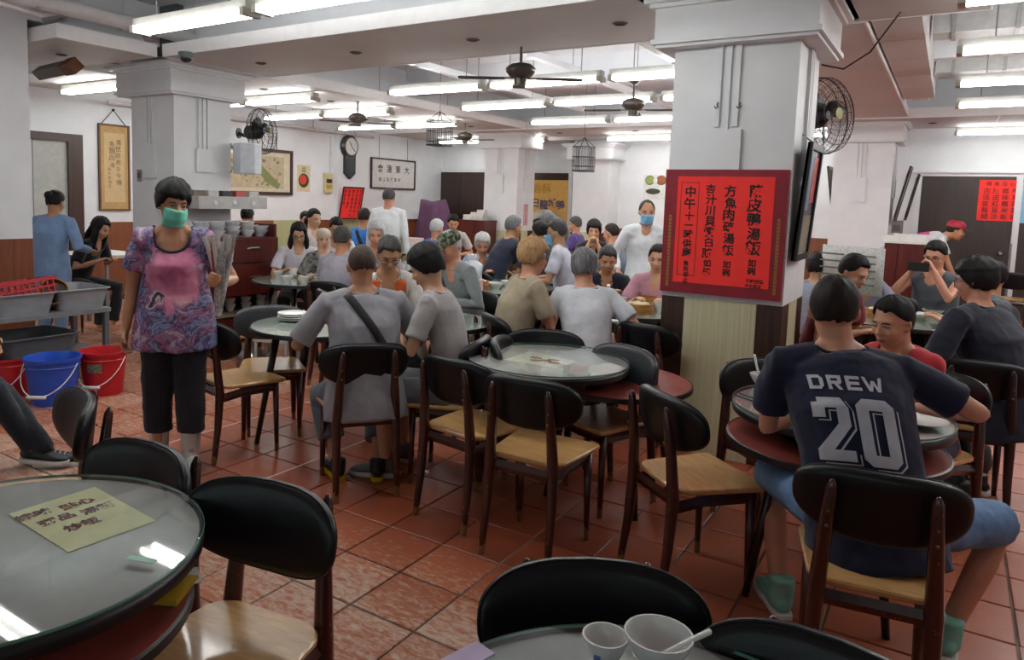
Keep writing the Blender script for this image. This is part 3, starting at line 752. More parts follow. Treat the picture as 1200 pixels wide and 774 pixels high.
def hair_shell(style, W, vox_seg=(64, 40)):
    na, ne = vox_seg; V = []; F = []
    st = dict(short=(30, -8, -34, .013), bangs=(13, -20, -38, .022), bob=(28, -50, -52, .018), buzz=(34, 2, -34, .004), balding=(62, -2, -34, .008), long=(30, -58, -62, .020), tied=(34, -4, -38, .012), page=(20, -34, -42, .02), crown=(30, -8, -34, .015))[style]
    fr, sd, bk, th = st
    for j in range(ne+1):
        e = -90+180*j/ne
        for i in range(na):
            a = -180+360*i/na; A = abs(a)
            if A < 42: h = fr
            elif A < 78: h = fr+(sd-fr)*((A-42)/36)**1.0
            elif A < 115: h = sd+(bk-sd)*((A-78)/37)
            else: h = bk
            h += 2.5*math.sin(a*.06)+1.5*math.sin(a*.17+1)+1.0*math.sin(a*.87+1)
            wd_ = 15 if style in ('short', 'crown', 'buzz', 'balding') else 9; c = min(1, max(0, (e-h)/wd_+.5)); c = c*c*(3-2*c)
            k = 1-.17*(1-c)
            tp = min(1, max(0, (e+12)/58)); tt = th*c*((.30+.85*tp) if style in ('short', 'crown', 'buzz', 'tied') else (.7+.4*tp))*(1+.12*math.sin(a*.11+e*.05)+.07*math.sin(a*.5+e*.09)+.05*math.sin(a*1.3-e*.15))
            if style in ('bangs', 'page', 'bob', 'short') and e > 20: tt *= 1.25
            er, ar = math.radians(e), math.radians(a)
            rx, ry, rz = .078*k+tt, .097*k+tt, .101*k+tt
            V.append((rx*math.cos(er)*math.sin(ar), -.012+ry*math.cos(er)*math.cos(ar), .022+rz*math.sin(er)))
    for j in range(ne):
        for i in range(na): F.append((j*na+i, j*na+(i+1) % na, (j+1)*na+(i+1) % na, (j+1)*na+i)[::-1])
    mb = MB(); mb.M = W; mb.add(V, F); return mb
def ik(S, T_, L1, L2, pole):
    d = T_-S; D = np.linalg.norm(d); mx = (L1+L2)*.995
    if D > mx: T_ = S+d/D*mx; D = mx; d = T_-S
    D = max(D, abs(L1-L2)+.02); u = d/np.linalg.norm(d); a = (L1*L1-L2*L2+D*D)/(2*D); hgt = math.sqrt(max(0, L1*L1-a*a))
    p = pole-u*(pole@u); p = p/np.linalg.norm(p); return S+u*a+p*hgt, T_
NK = .156
def person(label, px, py, D, phi, sit=True, lean=8, yaw=0, pitch=-8, hands=None, curl=(40, 40), palm=None, skin='tan', hair='short', hcol='black', top='tee', tmat=None, bottom='long', bmat=None,
           shoes=None, vox=.0115, face=True, w=1.0, girth=1.0, feet=None, knees=None, group=None, z=None, cat='person', glasses=False, mask=None, hs=.97, sleeve=.72, hem=-.16, roll=0, side=0, nolegs=False, pole=None, hip=None, fold=.016, twist=0, waist=1.0, scoop=0, cmat=None):
    H = atD(px, py, D) if z is None else atz(px, py, z)
    th = view_angle(phi); R = np.array([[math.cos(th-math.pi/2), -math.sin(th-math.pi/2)], [math.sin(th-math.pi/2), math.cos(th-math.pi/2)]])
    la = math.radians(lean); sa = math.radians(side); sd = V3(math.sin(sa), math.sin(la)*math.cos(sa), math.cos(la)*math.cos(sa)); nl = math.radians(lean*.75+max(0, -pitch)*.35)
    nd = V3(math.sin(sa)*.6, math.sin(nl), math.cos(nl))
    if sit:
        hipz = hip or .52; L = (H[2]-hipz-NK*nd[2])/sd[2]; L = min(.62, max(.36, L)); hipz = H[2]-NK*nd[2]-L*sd[2]
    else:
        s_ = H[2]/1.53; hipz = (.86 if hip is None else hip)*s_; L = (H[2]-hipz-NK*nd[2])/sd[2]
    p0 = V3(0, 0, hipz); top_s = p0+sd*L; hc = top_s+nd*NK; rootxy = H[:2]-R@hc[:2]
    t = thing('person', label, cat, (rootxy[0], rootxy[1], 0), th-math.pi/2, group)
    Rh = rotm(yaw, pitch, roll); W = np.eye(4); W[:3, :3] = Rh*hs; W[:3, 3] = hc
    hw = lambda v: Rh @ (np.asarray(v, float)*hs)+hc
    wl = lambda v: V3(*v) if not isinstance(v, np.ndarray) else V3(*(R.T @ (v[:2]-rootxy)), v[2])
    tw = rotm(twist); X = tw @ V3(1, 0, 0); f = np.cross(sd, X) ; f = -f if f[1] < 0 else f
    sp = lambda q: p0+sd*L*q
    shw = .172*w
    SH = {s: sp(.915)+X*s*shw for s in (-1, 1)}
    hipj = {s: p0+V3(s*.088, 0, 0) for s in (-1, 1)}
    leg1, leg2 = (.41, .40) if sit else ((hipz-.06)*.5, (hipz-.06)*.5)
    KN, FT = {}, {}
    for i, s in enumerate((-1, 1)):
        if sit:
            FT[s] = wl(feet[i] if feet else (s*.13, .36, .07)); kn = knees[i] if knees else None
            if kn is not None: KN[s] = wl(kn)
            else: KN[s], FT[s] = ik(hipj[s], FT[s], .41, .42, V3(s*.15, .6, .8))
        else:
            FT[s] = wl(feet[i] if feet else (s*.095, -.01, .07)); KN[s] = wl(knees[i]) if knees else (hipj[s]+FT[s])/2+V3(0, .025, 0)
    EL, WR = {}, {}
    for i, s in enumerate((-1, 1)):
        tgt = wl(hands[i] if hands and hands[i] is not None else ((s*.13, .36, .80) if sit else (s*.27, .05, hipz-.08)))
        pl = V3(*pole[i]) if pole and pole[i] is not None else (V3(s*.55, -.35, -.75) if sit else V3(s*.4, -1, -.2))
        EL[s], WR[s] = ik(SH[s], tgt, .275, .245, pl)
    sk = SKIN[skin]
    # ---- body: one continuous surface
    b = MB(); g = girth
    def torso(m, k, q0=-.1, q1=1.1):
        rings = [(-.16, .160*w*waist, .120*g), (.0, .158*w*waist, .120*g), (.18, .152*w*waist, .114*g), (.42, .152*w*(waist*.75+.25), .110*g), (.66, .164*w, .114*g), (.82, .166*w, .102), (.92, .150*w, .088), (.985, .105, .072), (1.03, .080, .060), (1.08, .058, .052)]
        rr = [r for r in rings if q0-1e-6 <= r[0] <= q1+1e-6]
        m.tube([sp(r[0])+f*(-.012+.03*math.sin(max(0, min(1, r[0]))*math.pi)*(-.6)) for r in rr], [(r[1]+k, r[2]+k) for r in rr], 22, side=X)
    torso(b, -.018)
    b.tube([sp(.93), sp(1.0), top_s+nd*.05, hw((0, -.020, -.03))], [.075, .064, .057, .056], 14)
    for s in (-1, 1): b.tube([top_s+nd*.035+X*s*.02, sp(.95)+X*s*shw*.55, SH[s]+X*s*(-.02)], [.040, .038, .034], 10, round_caps=True)
    b.tube([sp(.74)+f*.025, sp(.90)+f*.030, sp(.99)+f*.020, sp(1.06)+f*.006], [(.10, .06), (.085, .048), (.068, .045), (.055, .045)], 14, side=X, round_caps=True)
    head_skin(b, W)
    for i, s in enumerate((-1, 1)):
        b.tube([sp(.86)+X*s*shw*.55, SH[s], SH[s]*.5+EL[s]*.5, EL[s], EL[s]*.55+WR[s]*.45, WR[s]], [.046, .045, .043*min(g, 1.2)**.5, .036, .034, .0235], 12, round_caps=True)
        dd = WR[s]-EL[s]; dd = dd/np.linalg.norm(dd); pn = V3(*palm[i]) if palm and palm[i] is not None else (V3(0, 0, -1) if abs(dd[2]) < .8 else V3(-s, .2, 0))
        hand(b, WR[s], dd, pn, s, curl[i], sc=hs)
        if not nolegs:
            b.tube([p0+V3(s*.07, 0, 0), hipj[s], hipj[s]*.5+KN[s]*.5, KN[s], KN[s]*.62+FT[s]*.38+V3(0, -.015, 0), FT[s]], [.072, .072, .062, .05, .047, .033], 12, round_caps=True)
    remesh(b.build('body', sk, t, 180), vox, 2)
    # ---- clothes
    tm = tmat or fabric('c8c8c8')
    m = MB(); torso(m, .004, -.16, .99)
    if hem < -.16: m.tube([sp(hem)-f*.004, sp(-.12)-f*.006, sp(.1)-f*.012, sp(.3)-f*.018], [(.180*w*waist, .142*g), (.178*w*waist, .140*g), (.166*w*waist, .128*g), (.152*w*waist, .112*g)], 22, side=X)
    for s in (-1, 1): m.tube([sp(1.0)+X*s*.045, sp(.96)+X*s*shw*.55, SH[s]+X*s*(-.01)], [.050, .060, .060], 12, round_caps=True)
    for s in (-1, 1):
        A, B, C = SH[s], EL[s], WR[s]; st = sp(.80)+X*s*shw*.40
        if top == 'tee': e = A+(B-A)*sleeve; m.tube([st, A, A*.5+e*.5, e], [.066, .066*g**.3, .063*g**.3, .065*g**.3], 14)
        elif top == 'long': e = B+(C-B)*.93; m.tube([st, A, A*.45+B*.55, B, B*.5+e*.5, e], [.068, .066, .057, .050, .044, .038], 14)
        elif top == 'vest': m.tube([st, A], [.06, .045], 12, round_caps=True)
    remesh(m.build('shirt', tm, t, 180), max(.0095, vox), 4, fold)
    COLLARS.append((t, scoop, cmat or tm, vox))
    if not nolegs:
        bm = bmat or fabric('22242a'); m = MB()
        gp = 1+(g-1)*.6
        m.ell(p0+V3(0, -.005, -.01), (.160*w*(waist*.7+.3), .118*gp, .105), 16, 10)
        m.tube([p0, sp(.12)], [(.146*w*(waist*.7+.3), .104*gp)]*2, 20, side=X)
        for s in (-1, 1):
            a, k, fo = hipj[s], KN[s], FT[s]
            if bottom == 'shorts': m.tube([a, a*.5+k*.5, a*.02+k*.98], [.098, .089, .082], 14)
            elif bottom == 'capri': m.tube([a, a*.5+k*.5, k, k*.62+fo*.38, k*.36+fo*.64], [.100, .094, .086, .082, .080], 14)
            else: m.tube([a, a*.5+k*.5, k, k*.5+fo*.5, k*.06+fo*.94], [.095, .084, .070, .062, .052], 14)
        remesh(m.build({'shorts': 'shorts'}.get(bottom, 'trousers'), bm, t, 180), max(.0105, vox), 4, fold)
        if shoes is not None:
            for s in (-1, 1): shoe(t, FT[s], V3(s*.18, 1, 0), shoes)
    # ---- hair
    if hair:
        styles = {'bun': 'tied', 'pony': 'tied'}; hm = HAIR[hcol] if isinstance(hcol, str) else hcol
        hb = hair_shell(styles.get(hair, hair), W); hb.M = None
        if hair == 'bun': hb.ell(hw((0, -.11, .055)), .045*hs, 12, 8)
        if hair == 'pony': hb.tube([hw((0, -.10, .01)), hw((.005, -.135, -.03)), hw((.01, -.14, -.09)), hw((.0, -.125, -.15))], [.022, .03, .026, .008], 10, round_caps=True)
        if hair == 'long':
            for s in (-1, 1): hb.tube([hw((s*.07, .0, .02)), hw((s*.088, .01, -.06)), hw((s*.088, .02, -.14)), hw((s*.075, .04, -.24))], [(.02, .035), (.026, .045), (.028, .045), (.01, .02)], 12, side=Rh[:, 0], round_caps=True)
            hb.tube([hw((0, -.085, .0)), hw((0, -.10, -.1)), hw((0, -.09, -.22)), hw((0, -.08, -.28))], [(.07, .03), (.085, .032), (.075, .026), (.04, .01)], 14, side=Rh[:, 0], round_caps=True)
        hb.build('hair', hm, t, 180)
    # ---- face
    if face:
        for s in (-1, 1):
            e = MB(); e.M = W; e.ell((s*.032, .0775, .002), (.0145, .0082, .0046), 10, 8); e.mi = 1; e.ell((s*.032, .0805, .002), (.0066, .0058, .0049), 10, 6); e.tube([(s*.017, .083, .005), (s*.032, .0872, .0075), (s*.048, .079, .004)], .0022, 5, round_caps=True)
            e.build('eye', [EYEW, EYED], t, 180)
            e = MB(); e.M = W; e.tube([(s*.016, .089, .022), (s*.032, .090, .027), (s*.049, .078, .022)], [.0028, .0036, .002], 6, round_caps=True)
            e.build('eyebrow', BROW, t, 180)
        if not mask:
            e = MB(); e.M = W; e.tube([(-.022, .0865, -.060), (0, .0935, -.0585), (.022, .0865, -.060)], [(.003, .002), (.006, .004), (.003, .002)], 8, side=(0, 0, 1), round_caps=True)
            e.tube([(-.018, .0865, -.067), (0, .0925, -.067), (.018, .0865, -.067)], [(.002, .002), (.006, .004), (.002, .002)], 8, side=(0, 0, 1), round_caps=True)
            e.build('lips', LIP, t, 180)
    if glasses:
        e = MB(); e.M = W
        for s in (-1, 1):
            e.tube([(s*.034+.024*math.cos(a), .1-.012*abs(math.cos(a)*s > 0)*math.cos(a)*s, .0+.019*math.sin(a)) for a in np.arange(16)*math.pi/8], .0021, 5, closed=True)
            e.tube([(s*.058, .088, .004), (s*.08, .05, .006), (s*.084, -.01, .008)], .0018, 5)
        e.tube([(-.011, .101, .004), (.011, .101, .004)], .002, 5); gl = e.build('glasses', FRAMEM, t, 180)
        for s in (-1, 1):
            e = MB(); e.M = W; e.add([(s*.034+.023*math.cos(a), .1-.012*max(0, math.cos(a)*s), .018*math.sin(a)) for a in np.arange(16)*math.pi/8], [tuple(range(16))]); e.build('lens', LENSM, gl, None)
    if mask:
        V = []; F = []; nu, nv = 15, 10
        for j in range(nv):
            v = j/(nv-1)
            for i in range(nu):
                u = -1+2*i/(nu-1); z = -.014-.100*v
                y = .113-.012*abs(v-.25)-.066*abs(u)**1.9-(.018*max(0, v-.6)*2)+.0025*math.sin(v*14)*(1-abs(u)**4)
                V.append((u*(.066-.010*abs(v-.35)), y+.004+.010*math.exp(-(u/.22)**2-((v-.12)/.3)**2), z-.008*abs(u)*(v-.4)))
        for j in range(nv-1):
            for i in range(nu-1): F.append((j*nu+i, j*nu+i+1, (j+1)*nu+i+1, (j+1)*nu+i)[::-1])
        e = MB(); e.M = W; e.add(V, F); o = e.build('face_mask', mask, t, 180); md = o.modifiers.new('thick', 'SOLIDIFY'); md.thickness = .003
        e = MB(); e.M = W
        for s in (-1, 1):
            e.tube([(s*.069, .043, -.004), (s*.079, .01, .012), (s*.084, -.02, .012), (s*.083, -.02, -.03), (s*.065, .03, -.095)], .0016, 5)
        e.build('ear_loop', mat('elastic_white', 'dcdcdc', .6), o, 180)
    INFO[t.name] = dict(W=W, hw=hw, sp=sp, X=X, f=f, sd=sd, SH=SH, EL=EL, WR=WR, FT=FT, KN=KN, th=th, p0=p0, L=L)
    return t
INFO = {}
COLLARS = []
SOLE = mat('white_rubber_sole', 'd8d6d0', .5)
def shoe(t, ank, d, sp):
    """sp: (upper material, sole material, height)"""
    up, sole = sp[0], sp[1]; d = np.asarray(d, float); d /= np.linalg.norm(d); q = lambda a, z: V3(ank[0]+d[0]*a, ank[1]+d[1]*a, z)
    lat = np.cross(d, V3(0, 0, 1)); base = ank[2]-.07; m = MB()
    m.tube([q(-.055, base+.05), q(-.02, base+.055), q(.05, base+.05), (q(.11, base+.042)), q(.165, base+.034), q(.195, base+.028)], [(.03, .03), (.037, .037), (.041, .036), (.046, .028), (.042, .02), (.022, .012)], 14, side=lat, round_caps=True)
    m.tube([q(-.02, base+.04), q(-.02, base+(.115 if len(sp) < 3 else sp[2]))], [.046 if len(sp) > 2 else .043, (.064 if sp[2] > .2 else .052) if len(sp) > 2 else .044], 14)
    o = remesh(m.build('shoe', up, t, 180), .0085, 2)
    so = MB(); out = []
    for a, wd in ((-.085, .018), (-.075, .03), (-.03, .038), (.05, .041), (.11, .048), (.17, .044), (.2, .028), (.212, .01)): out.append((a, wd))
    poly = [q(a, 0)+lat*wd for a, wd in out]+[q(a, 0)-lat*wd for a, wd in out[::-1]]
    so.prism([(p[0], p[1]) for p in poly], base+.0, base+.026, .004); so.build('sole', sole, o, 40)
    lc = MB()
    for k in range(4): c = q(.035+k*.024, base+.086-k*.008); lc.tube([c-lat*.024, c+V3(0, 0, .006), c+lat*.024], .0035, 5)
    lc.build('laces', SOLE if len(sp) < 4 else sp[3], o, 180)
    return o
# ================================================================ THE PEOPLE IN THE ROOM
def print_mat():
    T = NT('blouse_print'); v = T.pos((1, .35, 1)); nz = T.n('ShaderNodeTexNoise'); nz.inputs['Scale'].default_value = 5; nz.inputs['Detail'].default_value = 2; T.l(v, nz.inputs['Vector'])
    va = T.n('ShaderNodeVectorMath', operation='MULTIPLY_ADD'); T.l(nz.outputs['Color'], va.inputs[0]); va.inputs[1].default_value = (.22, .22, .30); T.l(v, va.inputs[2])
    f = T.noise(va.outputs[0], 9, 4, .62, .7)
    c = T.ramp(f, [(.30, hexc('221f3c')), (.40, hexc('4c4678')), (.455, hexc('8f97bd')), (.50, hexc('34305a')), (.545, hexc('a8627f')), (.585, hexc('7f78a8')), (.64, hexc('d6b6ba')), (.70, hexc('2c2544'))])
    sp = T.n('ShaderNodeSeparateXYZ'); T.l(T.pos(), sp.inputs[0])
    dx = T.math('MULTIPLY', T.math('ADD', sp.outputs[0], .01), 7.0); dz = T.math('MULTIPLY', T.math('SUBTRACT', sp.outputs[2], 1.12), 5.2)
    r = T.math('ADD', T.math('MULTIPLY', dx, dx), T.math('MULTIPLY', dz, dz)); r = T.math('ADD', r, T.math('MULTIPLY', T.math('SUBTRACT', f, .5), 4.0))
    k = T.math('MULTIPLY', T.math('SUBTRACT', 1.1, r), 2.6, True)
    pk = T.ramp(T.noise(va.outputs[0], 5, 3), [(.35, hexc('a8567c')), (.55, hexc('d07f9b')), (.7, hexc('e0b7b2'))])
    T.col(T.mix(k, c, pk)); T.rough(.7); T.bump(T.noise(T.pos(), 240, 3), .15, .003); return T.m
BLK = fabric('1a1b20'); NAVY = fabric('141b38', 'navy_jersey'); DENIM = mat('denim', '6c8fb8', .85, var=.2, scale=10, bump=.3, bscale=300); GREYT = fabric('98989e', 'grey_tee'); TROU = fabric('2a2c33', 'dark_trousers'); KHAKI = fabric('6d675a'); GREYPANT = fabric('55606b', 'slate_trousers')
MASKG = mat('mask_green', '6fcdb4', .8, bump=.2, bscale=200); MASKB = mat('mask_blue', '7fb9e0', .8)
SH_BLACK = (mat('shoe_black', '15161a', .5), SOLE); SH_YEL = (mat('shoe_navy', '1d222b', .6), mat('sole_yellow', 'd8b400', .5)); SH_GRN = (mat('canvas_teal', '86bfae', .8, var=.12), SOLE, .15, SOLE)
SH_WHITE = (mat('boot_white', 'c9c8c4', .45), SOLE, .26, mat('boot_white', 'c9c8c4', .45))
SH_GREY = (mat('shoe_grey', '6a6a6a', .6), SOLE)
def sitchair(t, desc, back=.12, src=None):
    i = INFO[t.name]; hd = math.degrees(i['th']); h = hv(hd); p = np.array(t.location[:2]); c = p+h*(.02)
    return chair(c[0], c[1], hd, 'black padded chair under the %s' % desc, group=None, src=src)
# 1 the woman in the mask
woman = person('standing woman in purple print blouse and green face mask holding newspapers', 203, 240, 4.15, 166, sit=False, lean=2, yaw=26, pitch=-8, roll=-4, scoop=1, waist=1.27, cmat=fabric('2a2440', 'dark_trim'), hands=[(-.275, .25, 1.11), (.275, .02, .70)], curl=(62, 40), palm=[(.25, -.9, .1), (-1, .2, 0)],
    hair='bangs', hcol='black', top='tee', tmat=print_mat(), bottom='capri', bmat=fabric('181826', 'navy_capri'), vox=.0075, w=1.02, girth=1.42, mask=MASKG, skin='tan', hem=-.30, sleeve=.66, shoes=SH_WHITE, hs=1.0, feet=[(-.09, .06, .07), (.10, -.02, .07)], pole=[(-.45, -.6, -.6), (.25, -1, 0)], fold=.02)
i = INFO[woman.name]
# shirt hem band and the wristband
w_ = MB(); w_.tube([i['WR'][-1]+(i['WR'][-1]-i['EL'][-1])*-.05, i['WR'][-1]+(i['WR'][-1]-i['EL'][-1])*.0], .031, 12); w_.build('bracelet', mat('jade_bracelet', 'b9c4b0', .3), woman, 60)
# 2 cut by the left edge
left = person('seated person cut by the left edge in blue polo, dark trousers and black trainers', -74, 248, 3.9, 86, lean=6, hands=[(-.16, .30, .58), (.17, .30, .55)], top='tee', tmat=fabric('2c4f86', 'royal_polo'), bmat=fabric('16202a', 'ink_trousers'), skin='tan', vox=.01, feet=[atz(58, 532, .07), atz(40, 528, .09)], shoes=SH_BLACK, face=False)
# 3
person('woman in light blue smock seen from behind next to the near-left pillar', 65, 238, 7.5, 10, sit=False, lean=6, pitch=-14, hair='bun', hcol='black', top='long', tmat=fabric('7d9cc4', 'blue_smock'), bmat=fabric('7d9cc4', 'blue_smock'), hem=-.7, w=1.1, girth=1.25, face=False, hands=[(-.25, .25, .95), (.25, .25, .95)])
p = person('girl in black tee at the white side table, long dark hair', 118, 268, 8.2, 98, lean=26, pitch=-22, hair='long', tmat=fabric('15161c', 'black_tee'), skin='fair'); sitchair(p, 'girl in black at the white side table')
p = person('person with a dark topknot seen behind the dish cabinet', 290, 254, 9.4, 5, hair='bun', tmat=fabric('b9c0d4', 'pale_blue_tee'), face=False)
# 6
gm = person('man in grey t-shirt with black shoulder strap seen from behind', 424, 313, 4.1, -19, lean=12, pitch=-16, hair='buzz', hcol='buzz', tmat=GREYT, bottom='capri', bmat=GREYPANT, skin='tan', vox=.008, w=1.2, girth=1.2, waist=1.08, sleeve=.9, hands=[(-.30, .36, .80), (.26, .38, .80)], feet=[(-.12, .18, .07), (.10, .12, .07)], shoes=SH_YEL, face=True, hem=-.24)
yt = person('youth with black bowl haircut in pale grey tee looking down at the table', 500, 314, 4.2, -74, lean=14, pitch=-26, hair='page', hcol='black', tmat=fabric('a8a4a4', 'ash_tee'), bottom='shorts', bmat=fabric('74777c', 'grey_shorts'), skin='fair', vox=.009, w=.88, girth=.9, hands=[(-.10, .36, .86), (.10, .36, .86)], curl=(55, 55), shoes=SH_GREY); sitchair(yt, 'youth in the pale grey tee')
gl = person('man in reading glasses with grey hair and orange-strapped white vest facing the camera', 456, 299, 5.0, 168, lean=16, pitch=-26, hair='short', hcol='dgrey', tmat=fabric('d9d7d2', 'white_shirt'), glasses=True, skin='tan', vox=.009); 
p = person('man in lavender-grey tee with thinning dark hair seen from behind', 402, 282, 6.8, 24, lean=10, hair='short', hcol='dgrey', tmat=fabric('a09ca8', 'lavender_tee'), w=1.05, face=False); sitchair(p, 'man in the lavender-grey tee')
p = person('woman with glasses and long black hair in white blouse', 350, 275, 7.9, 165, lean=12, pitch=-20, hair='long', tmat=fabric('cfcbd2', 'white_blouse'), glasses=True, skin='fair'); 
p = person('woman with long dark ponytail in white top seen in half profile at the left rear', 368, 257, 9.0, 128, hair='pony', hcol='black', tmat=fabric('c9bfc0', 'cream_top'), skin='fair')
p = person('child in red top half hidden behind the ponytailed woman', 358, 258, 9.8, 150, hs=.85, hair='short', tmat=fabric('b02a2a', 'red_top'), w=.8)
p = person('small child in grey patterned top with a pale knitted hat', 379, 281, 7.5, 160, hs=.82, hair=None, tmat=mat('grey_pattern', '7f7d78', .9, var=.5, scale=30), w=.8, skin='fair'); kidhat = p
p = person('man with black hair in white shirt behind the patterned child', 394, 268, 8.5, 165, pitch=-20, tmat=fabric('cdcdc8', 'white_tee'))
p = person('man in bright blue polo with a dark strap seen from behind', 427, 256, 9.7, 8, tmat=fabric('2f78c8', 'bright_blue_polo'), hcol='dark', hair='short', w=1.1, face=False); blueman = p; sitchair(p, 'man in the bright blue polo')
p = person('grey haired man in white jacket standing with his back turned below the calligraphy frame', 456, 232, 9.4, 14, sit=False, lean=4, hair='balding', hcol='dgrey', top='long', tmat=fabric('d6d8da', 'white_jacket'), bmat=BLK, hem=-.45, w=1.1, girth=1.2, face=False, skin='pink')
p = person('old woman with white hair facing the camera behind the man in glasses', 441, 276, 7.2, 176, hair='bob', hcol='white', tmat=fabric('8f8a90', 'mauve_cardigan'), skin='pink')
p = person('white haired man in blue jacket near the purple cloth', 512, 269, 9.5, 40, hair='short', hcol='white', top='long', tmat=fabric('2e5da6', 'blue_jacket'), skin='pink'); sitchair(p, 'white haired man in the blue jacket')
p = person('man in pale grey shirt leaning forward in front of the maroon counter', 531, 262, 10.6, 172, lean=24, pitch=-20, tmat=fabric('b8b8b4', 'pale_grey_shirt'), hcol='black', skin='tan')
cm = person('man in camouflage cap and grey vest looking down to the left', 527, 290, 5.9, -128, lean=18, pitch=-22, hair='short', hcol='white', top='long', tmat=fabric('7f8a8c', 'sage_grey_vest'), skin='pink', vox=.009, hands=[(-.1, .3, .78), (.12, .3, .82)], bmat=KHAKI); sitchair(cm, 'man in the camouflage cap')
p = person('white haired old woman with lowered head at the far side of the centre table', 565, 287, 8.1, 178, pitch=-24, lean=16, hair='bob', hcol='white', tmat=fabric('7d96b8', 'dusty_blue'), skin='pink', w=.9)
nv = person('grey haired man in navy tee resting his hand on his face beside the far pillar', 602, 267, 8.1, 62, lean=22, hair='short', hcol='grey', tmat=fabric('20263a', 'navy_tee'), skin='tan', hands=[(-.05, .30, .78), (.02, .30, 1.12)], curl=(60, 60)); sitchair(nv, 'grey haired man in navy by the far pillar')
p = person('woman with black bun and white scrunchie seen from behind', 632, 273, 8.0, -28, hair='bun', hcol='black', tmat=fabric('2b2b33', 'charcoal_top'), face=False, w=.9)
mk = person('man with pale blue face mask and white shirt in left profile', 652, 273, 7.3, -78, hair='short', hcol='dgrey', tmat=fabric('c4c6d4', 'white_lilac_shirt'), mask=MASKB, skin='tan'); sitchair(mk, 'man in the pale blue mask')
p = person('grey haired man half hidden behind the masked man', 641, 260, 8.7, 10, hair='short', hcol='grey', tmat=fabric('85807c', 'taupe_shirt'), face=False)
p = person('man in purple tee seated far back beside the yellow banner', 674, 264, 11.4, -62, hair='short', hcol='dgrey', tmat=fabric('4b3a78', 'purple_tee'), skin='tan')
wh = person('woman with black bob holding both hands before her face under the sea picture', 696, 271, 8.8, -170, hair='page', hcol='black', tmat=fabric('26242c', 'black_blouse'), skin='fair', hands=[(-.06, .24, 1.10), (.06, .24, 1.10)], curl=(70, 70))
p = person('stout man in blue-grey tee facing left in front of the waiter', 716, 274, 8.6, -52, hair='buzz', hcol='dark', tmat=fabric('5f6a78', 'blue_grey_tee'), skin='pink', w=1.15, girth=1.3, face=True); sitchair(p, 'stout man in the blue-grey tee')
wt = person('bald waiter in white jacket and blue mask standing by the trolley', 758, 249, 7.5, 184, sit=False, lean=2, hair='balding', hcol='dgrey', top='long', tmat=fabric('d9dde0', 'waiter_jacket'), bmat=BLK, mask=MASKB, hem=-.42, w=1.12, girth=1.2, skin='tan', hands=[(-.26, .05, .80), (.28, .16, .92)])
bl = person('person with dyed blond hair and glasses in beige shirt turned to the right', 625, 302, 5.05, 72, lean=12, pitch=-8, yaw=-12, hair='page', hcol='blonde', tmat=fabric('a89b83', 'beige_shirt'), glasses=True, skin='pink', vox=.009, hands=[(-.04, .34, .90), (.06, .32, .92)], curl=(50, 50), w=1.05, girth=1.2, bmat=KHAKI, hem=-.24); sitchair(bl, 'diner with dyed blond hair')
ws = person('grey haired diner in white shirt seen from behind at the basket table', 684, 315, 5.05, -4, lean=20, pitch=-14, hair='page', hcol='grey', tmat=fabric('d2d6dc', 'white_cotton'), skin='pink', vox=.009, face=False, hands=[(-.12, .36, .82), (.34, .22, .62)], curl=(50, 30), w=1.05, girth=1.15, hem=-.24)
p = person('grey haired man in navy tee facing the camera behind the diner in white', 712, 306, 6.6, 186, lean=18, pitch=-14, hair='short', hcol='dgrey', tmat=fabric('191c2e', 'midnight_tee'), skin='tan')
p = person('woman in pink top half hidden by the red menu board', 771, 304, 6.3, -158, hair='pony', hcol='dark', tmat=fabric('c893a4', 'pink_top'), skin='fair'); 
# right-hand side
dr = person('man in navy jersey with the number 20 seen from behind', 977, 366, 2.70, 14, lean=22, pitch=-4, yaw=-10, hair='crown', hcol='dark', tmat=NAVY, bottom='shorts', bmat=DENIM, skin='pink', vox=.0075, w=1.22, girth=1.2, side=-9, face=True,
    feet=[atz(918, 700, .07)+V3(-.02, .02, 0), atz(1108, 744, .08)], knees=[atz(903, 552, .50), atz(1172, 612, .50)], shoes=SH_GRN, hands=[(-.10, .40, .84), (.26, .42, .86)], curl=(55, 55), hem=-.26, sleeve=.70, hip=.55, pole=[(-.5, -.1, -.8), (.9, -.2, -.35)])
rd = person('woman in red tank top bending over her bowl, face in left profile', 1046, 379, 3.42, -112, lean=26, pitch=-12, hair='bun', hcol='black', top='vest', tmat=fabric('c03038', 'red_tank'), skin='pink', vox=.0075, hands=[(-.10, .27, .83), (.02, .27, .85)], curl=(60, 60), w=.92, girth=.95, bmat=fabric('303646', 'dark_jeans')); sitchair(rd, 'woman in the red tank top')
nr = person('broad man in dark navy shirt and glasses seen from behind at the right edge', 1143, 330, 4.15, -26, lean=16, pitch=-8, yaw=14, hair='page', hcol='black', tmat=fabric('14182a', 'ink_navy_shirt'), glasses=True, skin='pink', vox=.009, w=1.32, girth=1.4, sleeve=.9, bmat=BLK, shoes=SH_BLACK, hem=-.24, hands=[(-.25, .40, .82), (.25, .40, .80)], feet=[(-.12, .1, .07), (.1, .15, .07)])
ph = person('man in grey vest and glasses photographing with his phone', 1096, 301, 6.1, -128, lean=8, pitch=-12, hair='short', hcol='black', top='vest', tmat=fabric('5a6068', 'slate_tank'), glasses=True, skin='pink', vox=.009, hands=[(-.07, .30, 1.13), (.11, .29, 1.10)], curl=(60, 60), w=1.05)
rdg = person('woman in maroon top with tied black hair looking down to the right', 1000, 320, 4.95, 146, lean=18, pitch=-26, hair='tied', hcol='black', tmat=fabric('7a1f33', 'maroon_top'), skin='fair', vox=.009, hands=[(-.16, .32, .80), (.10, .34, .80)])
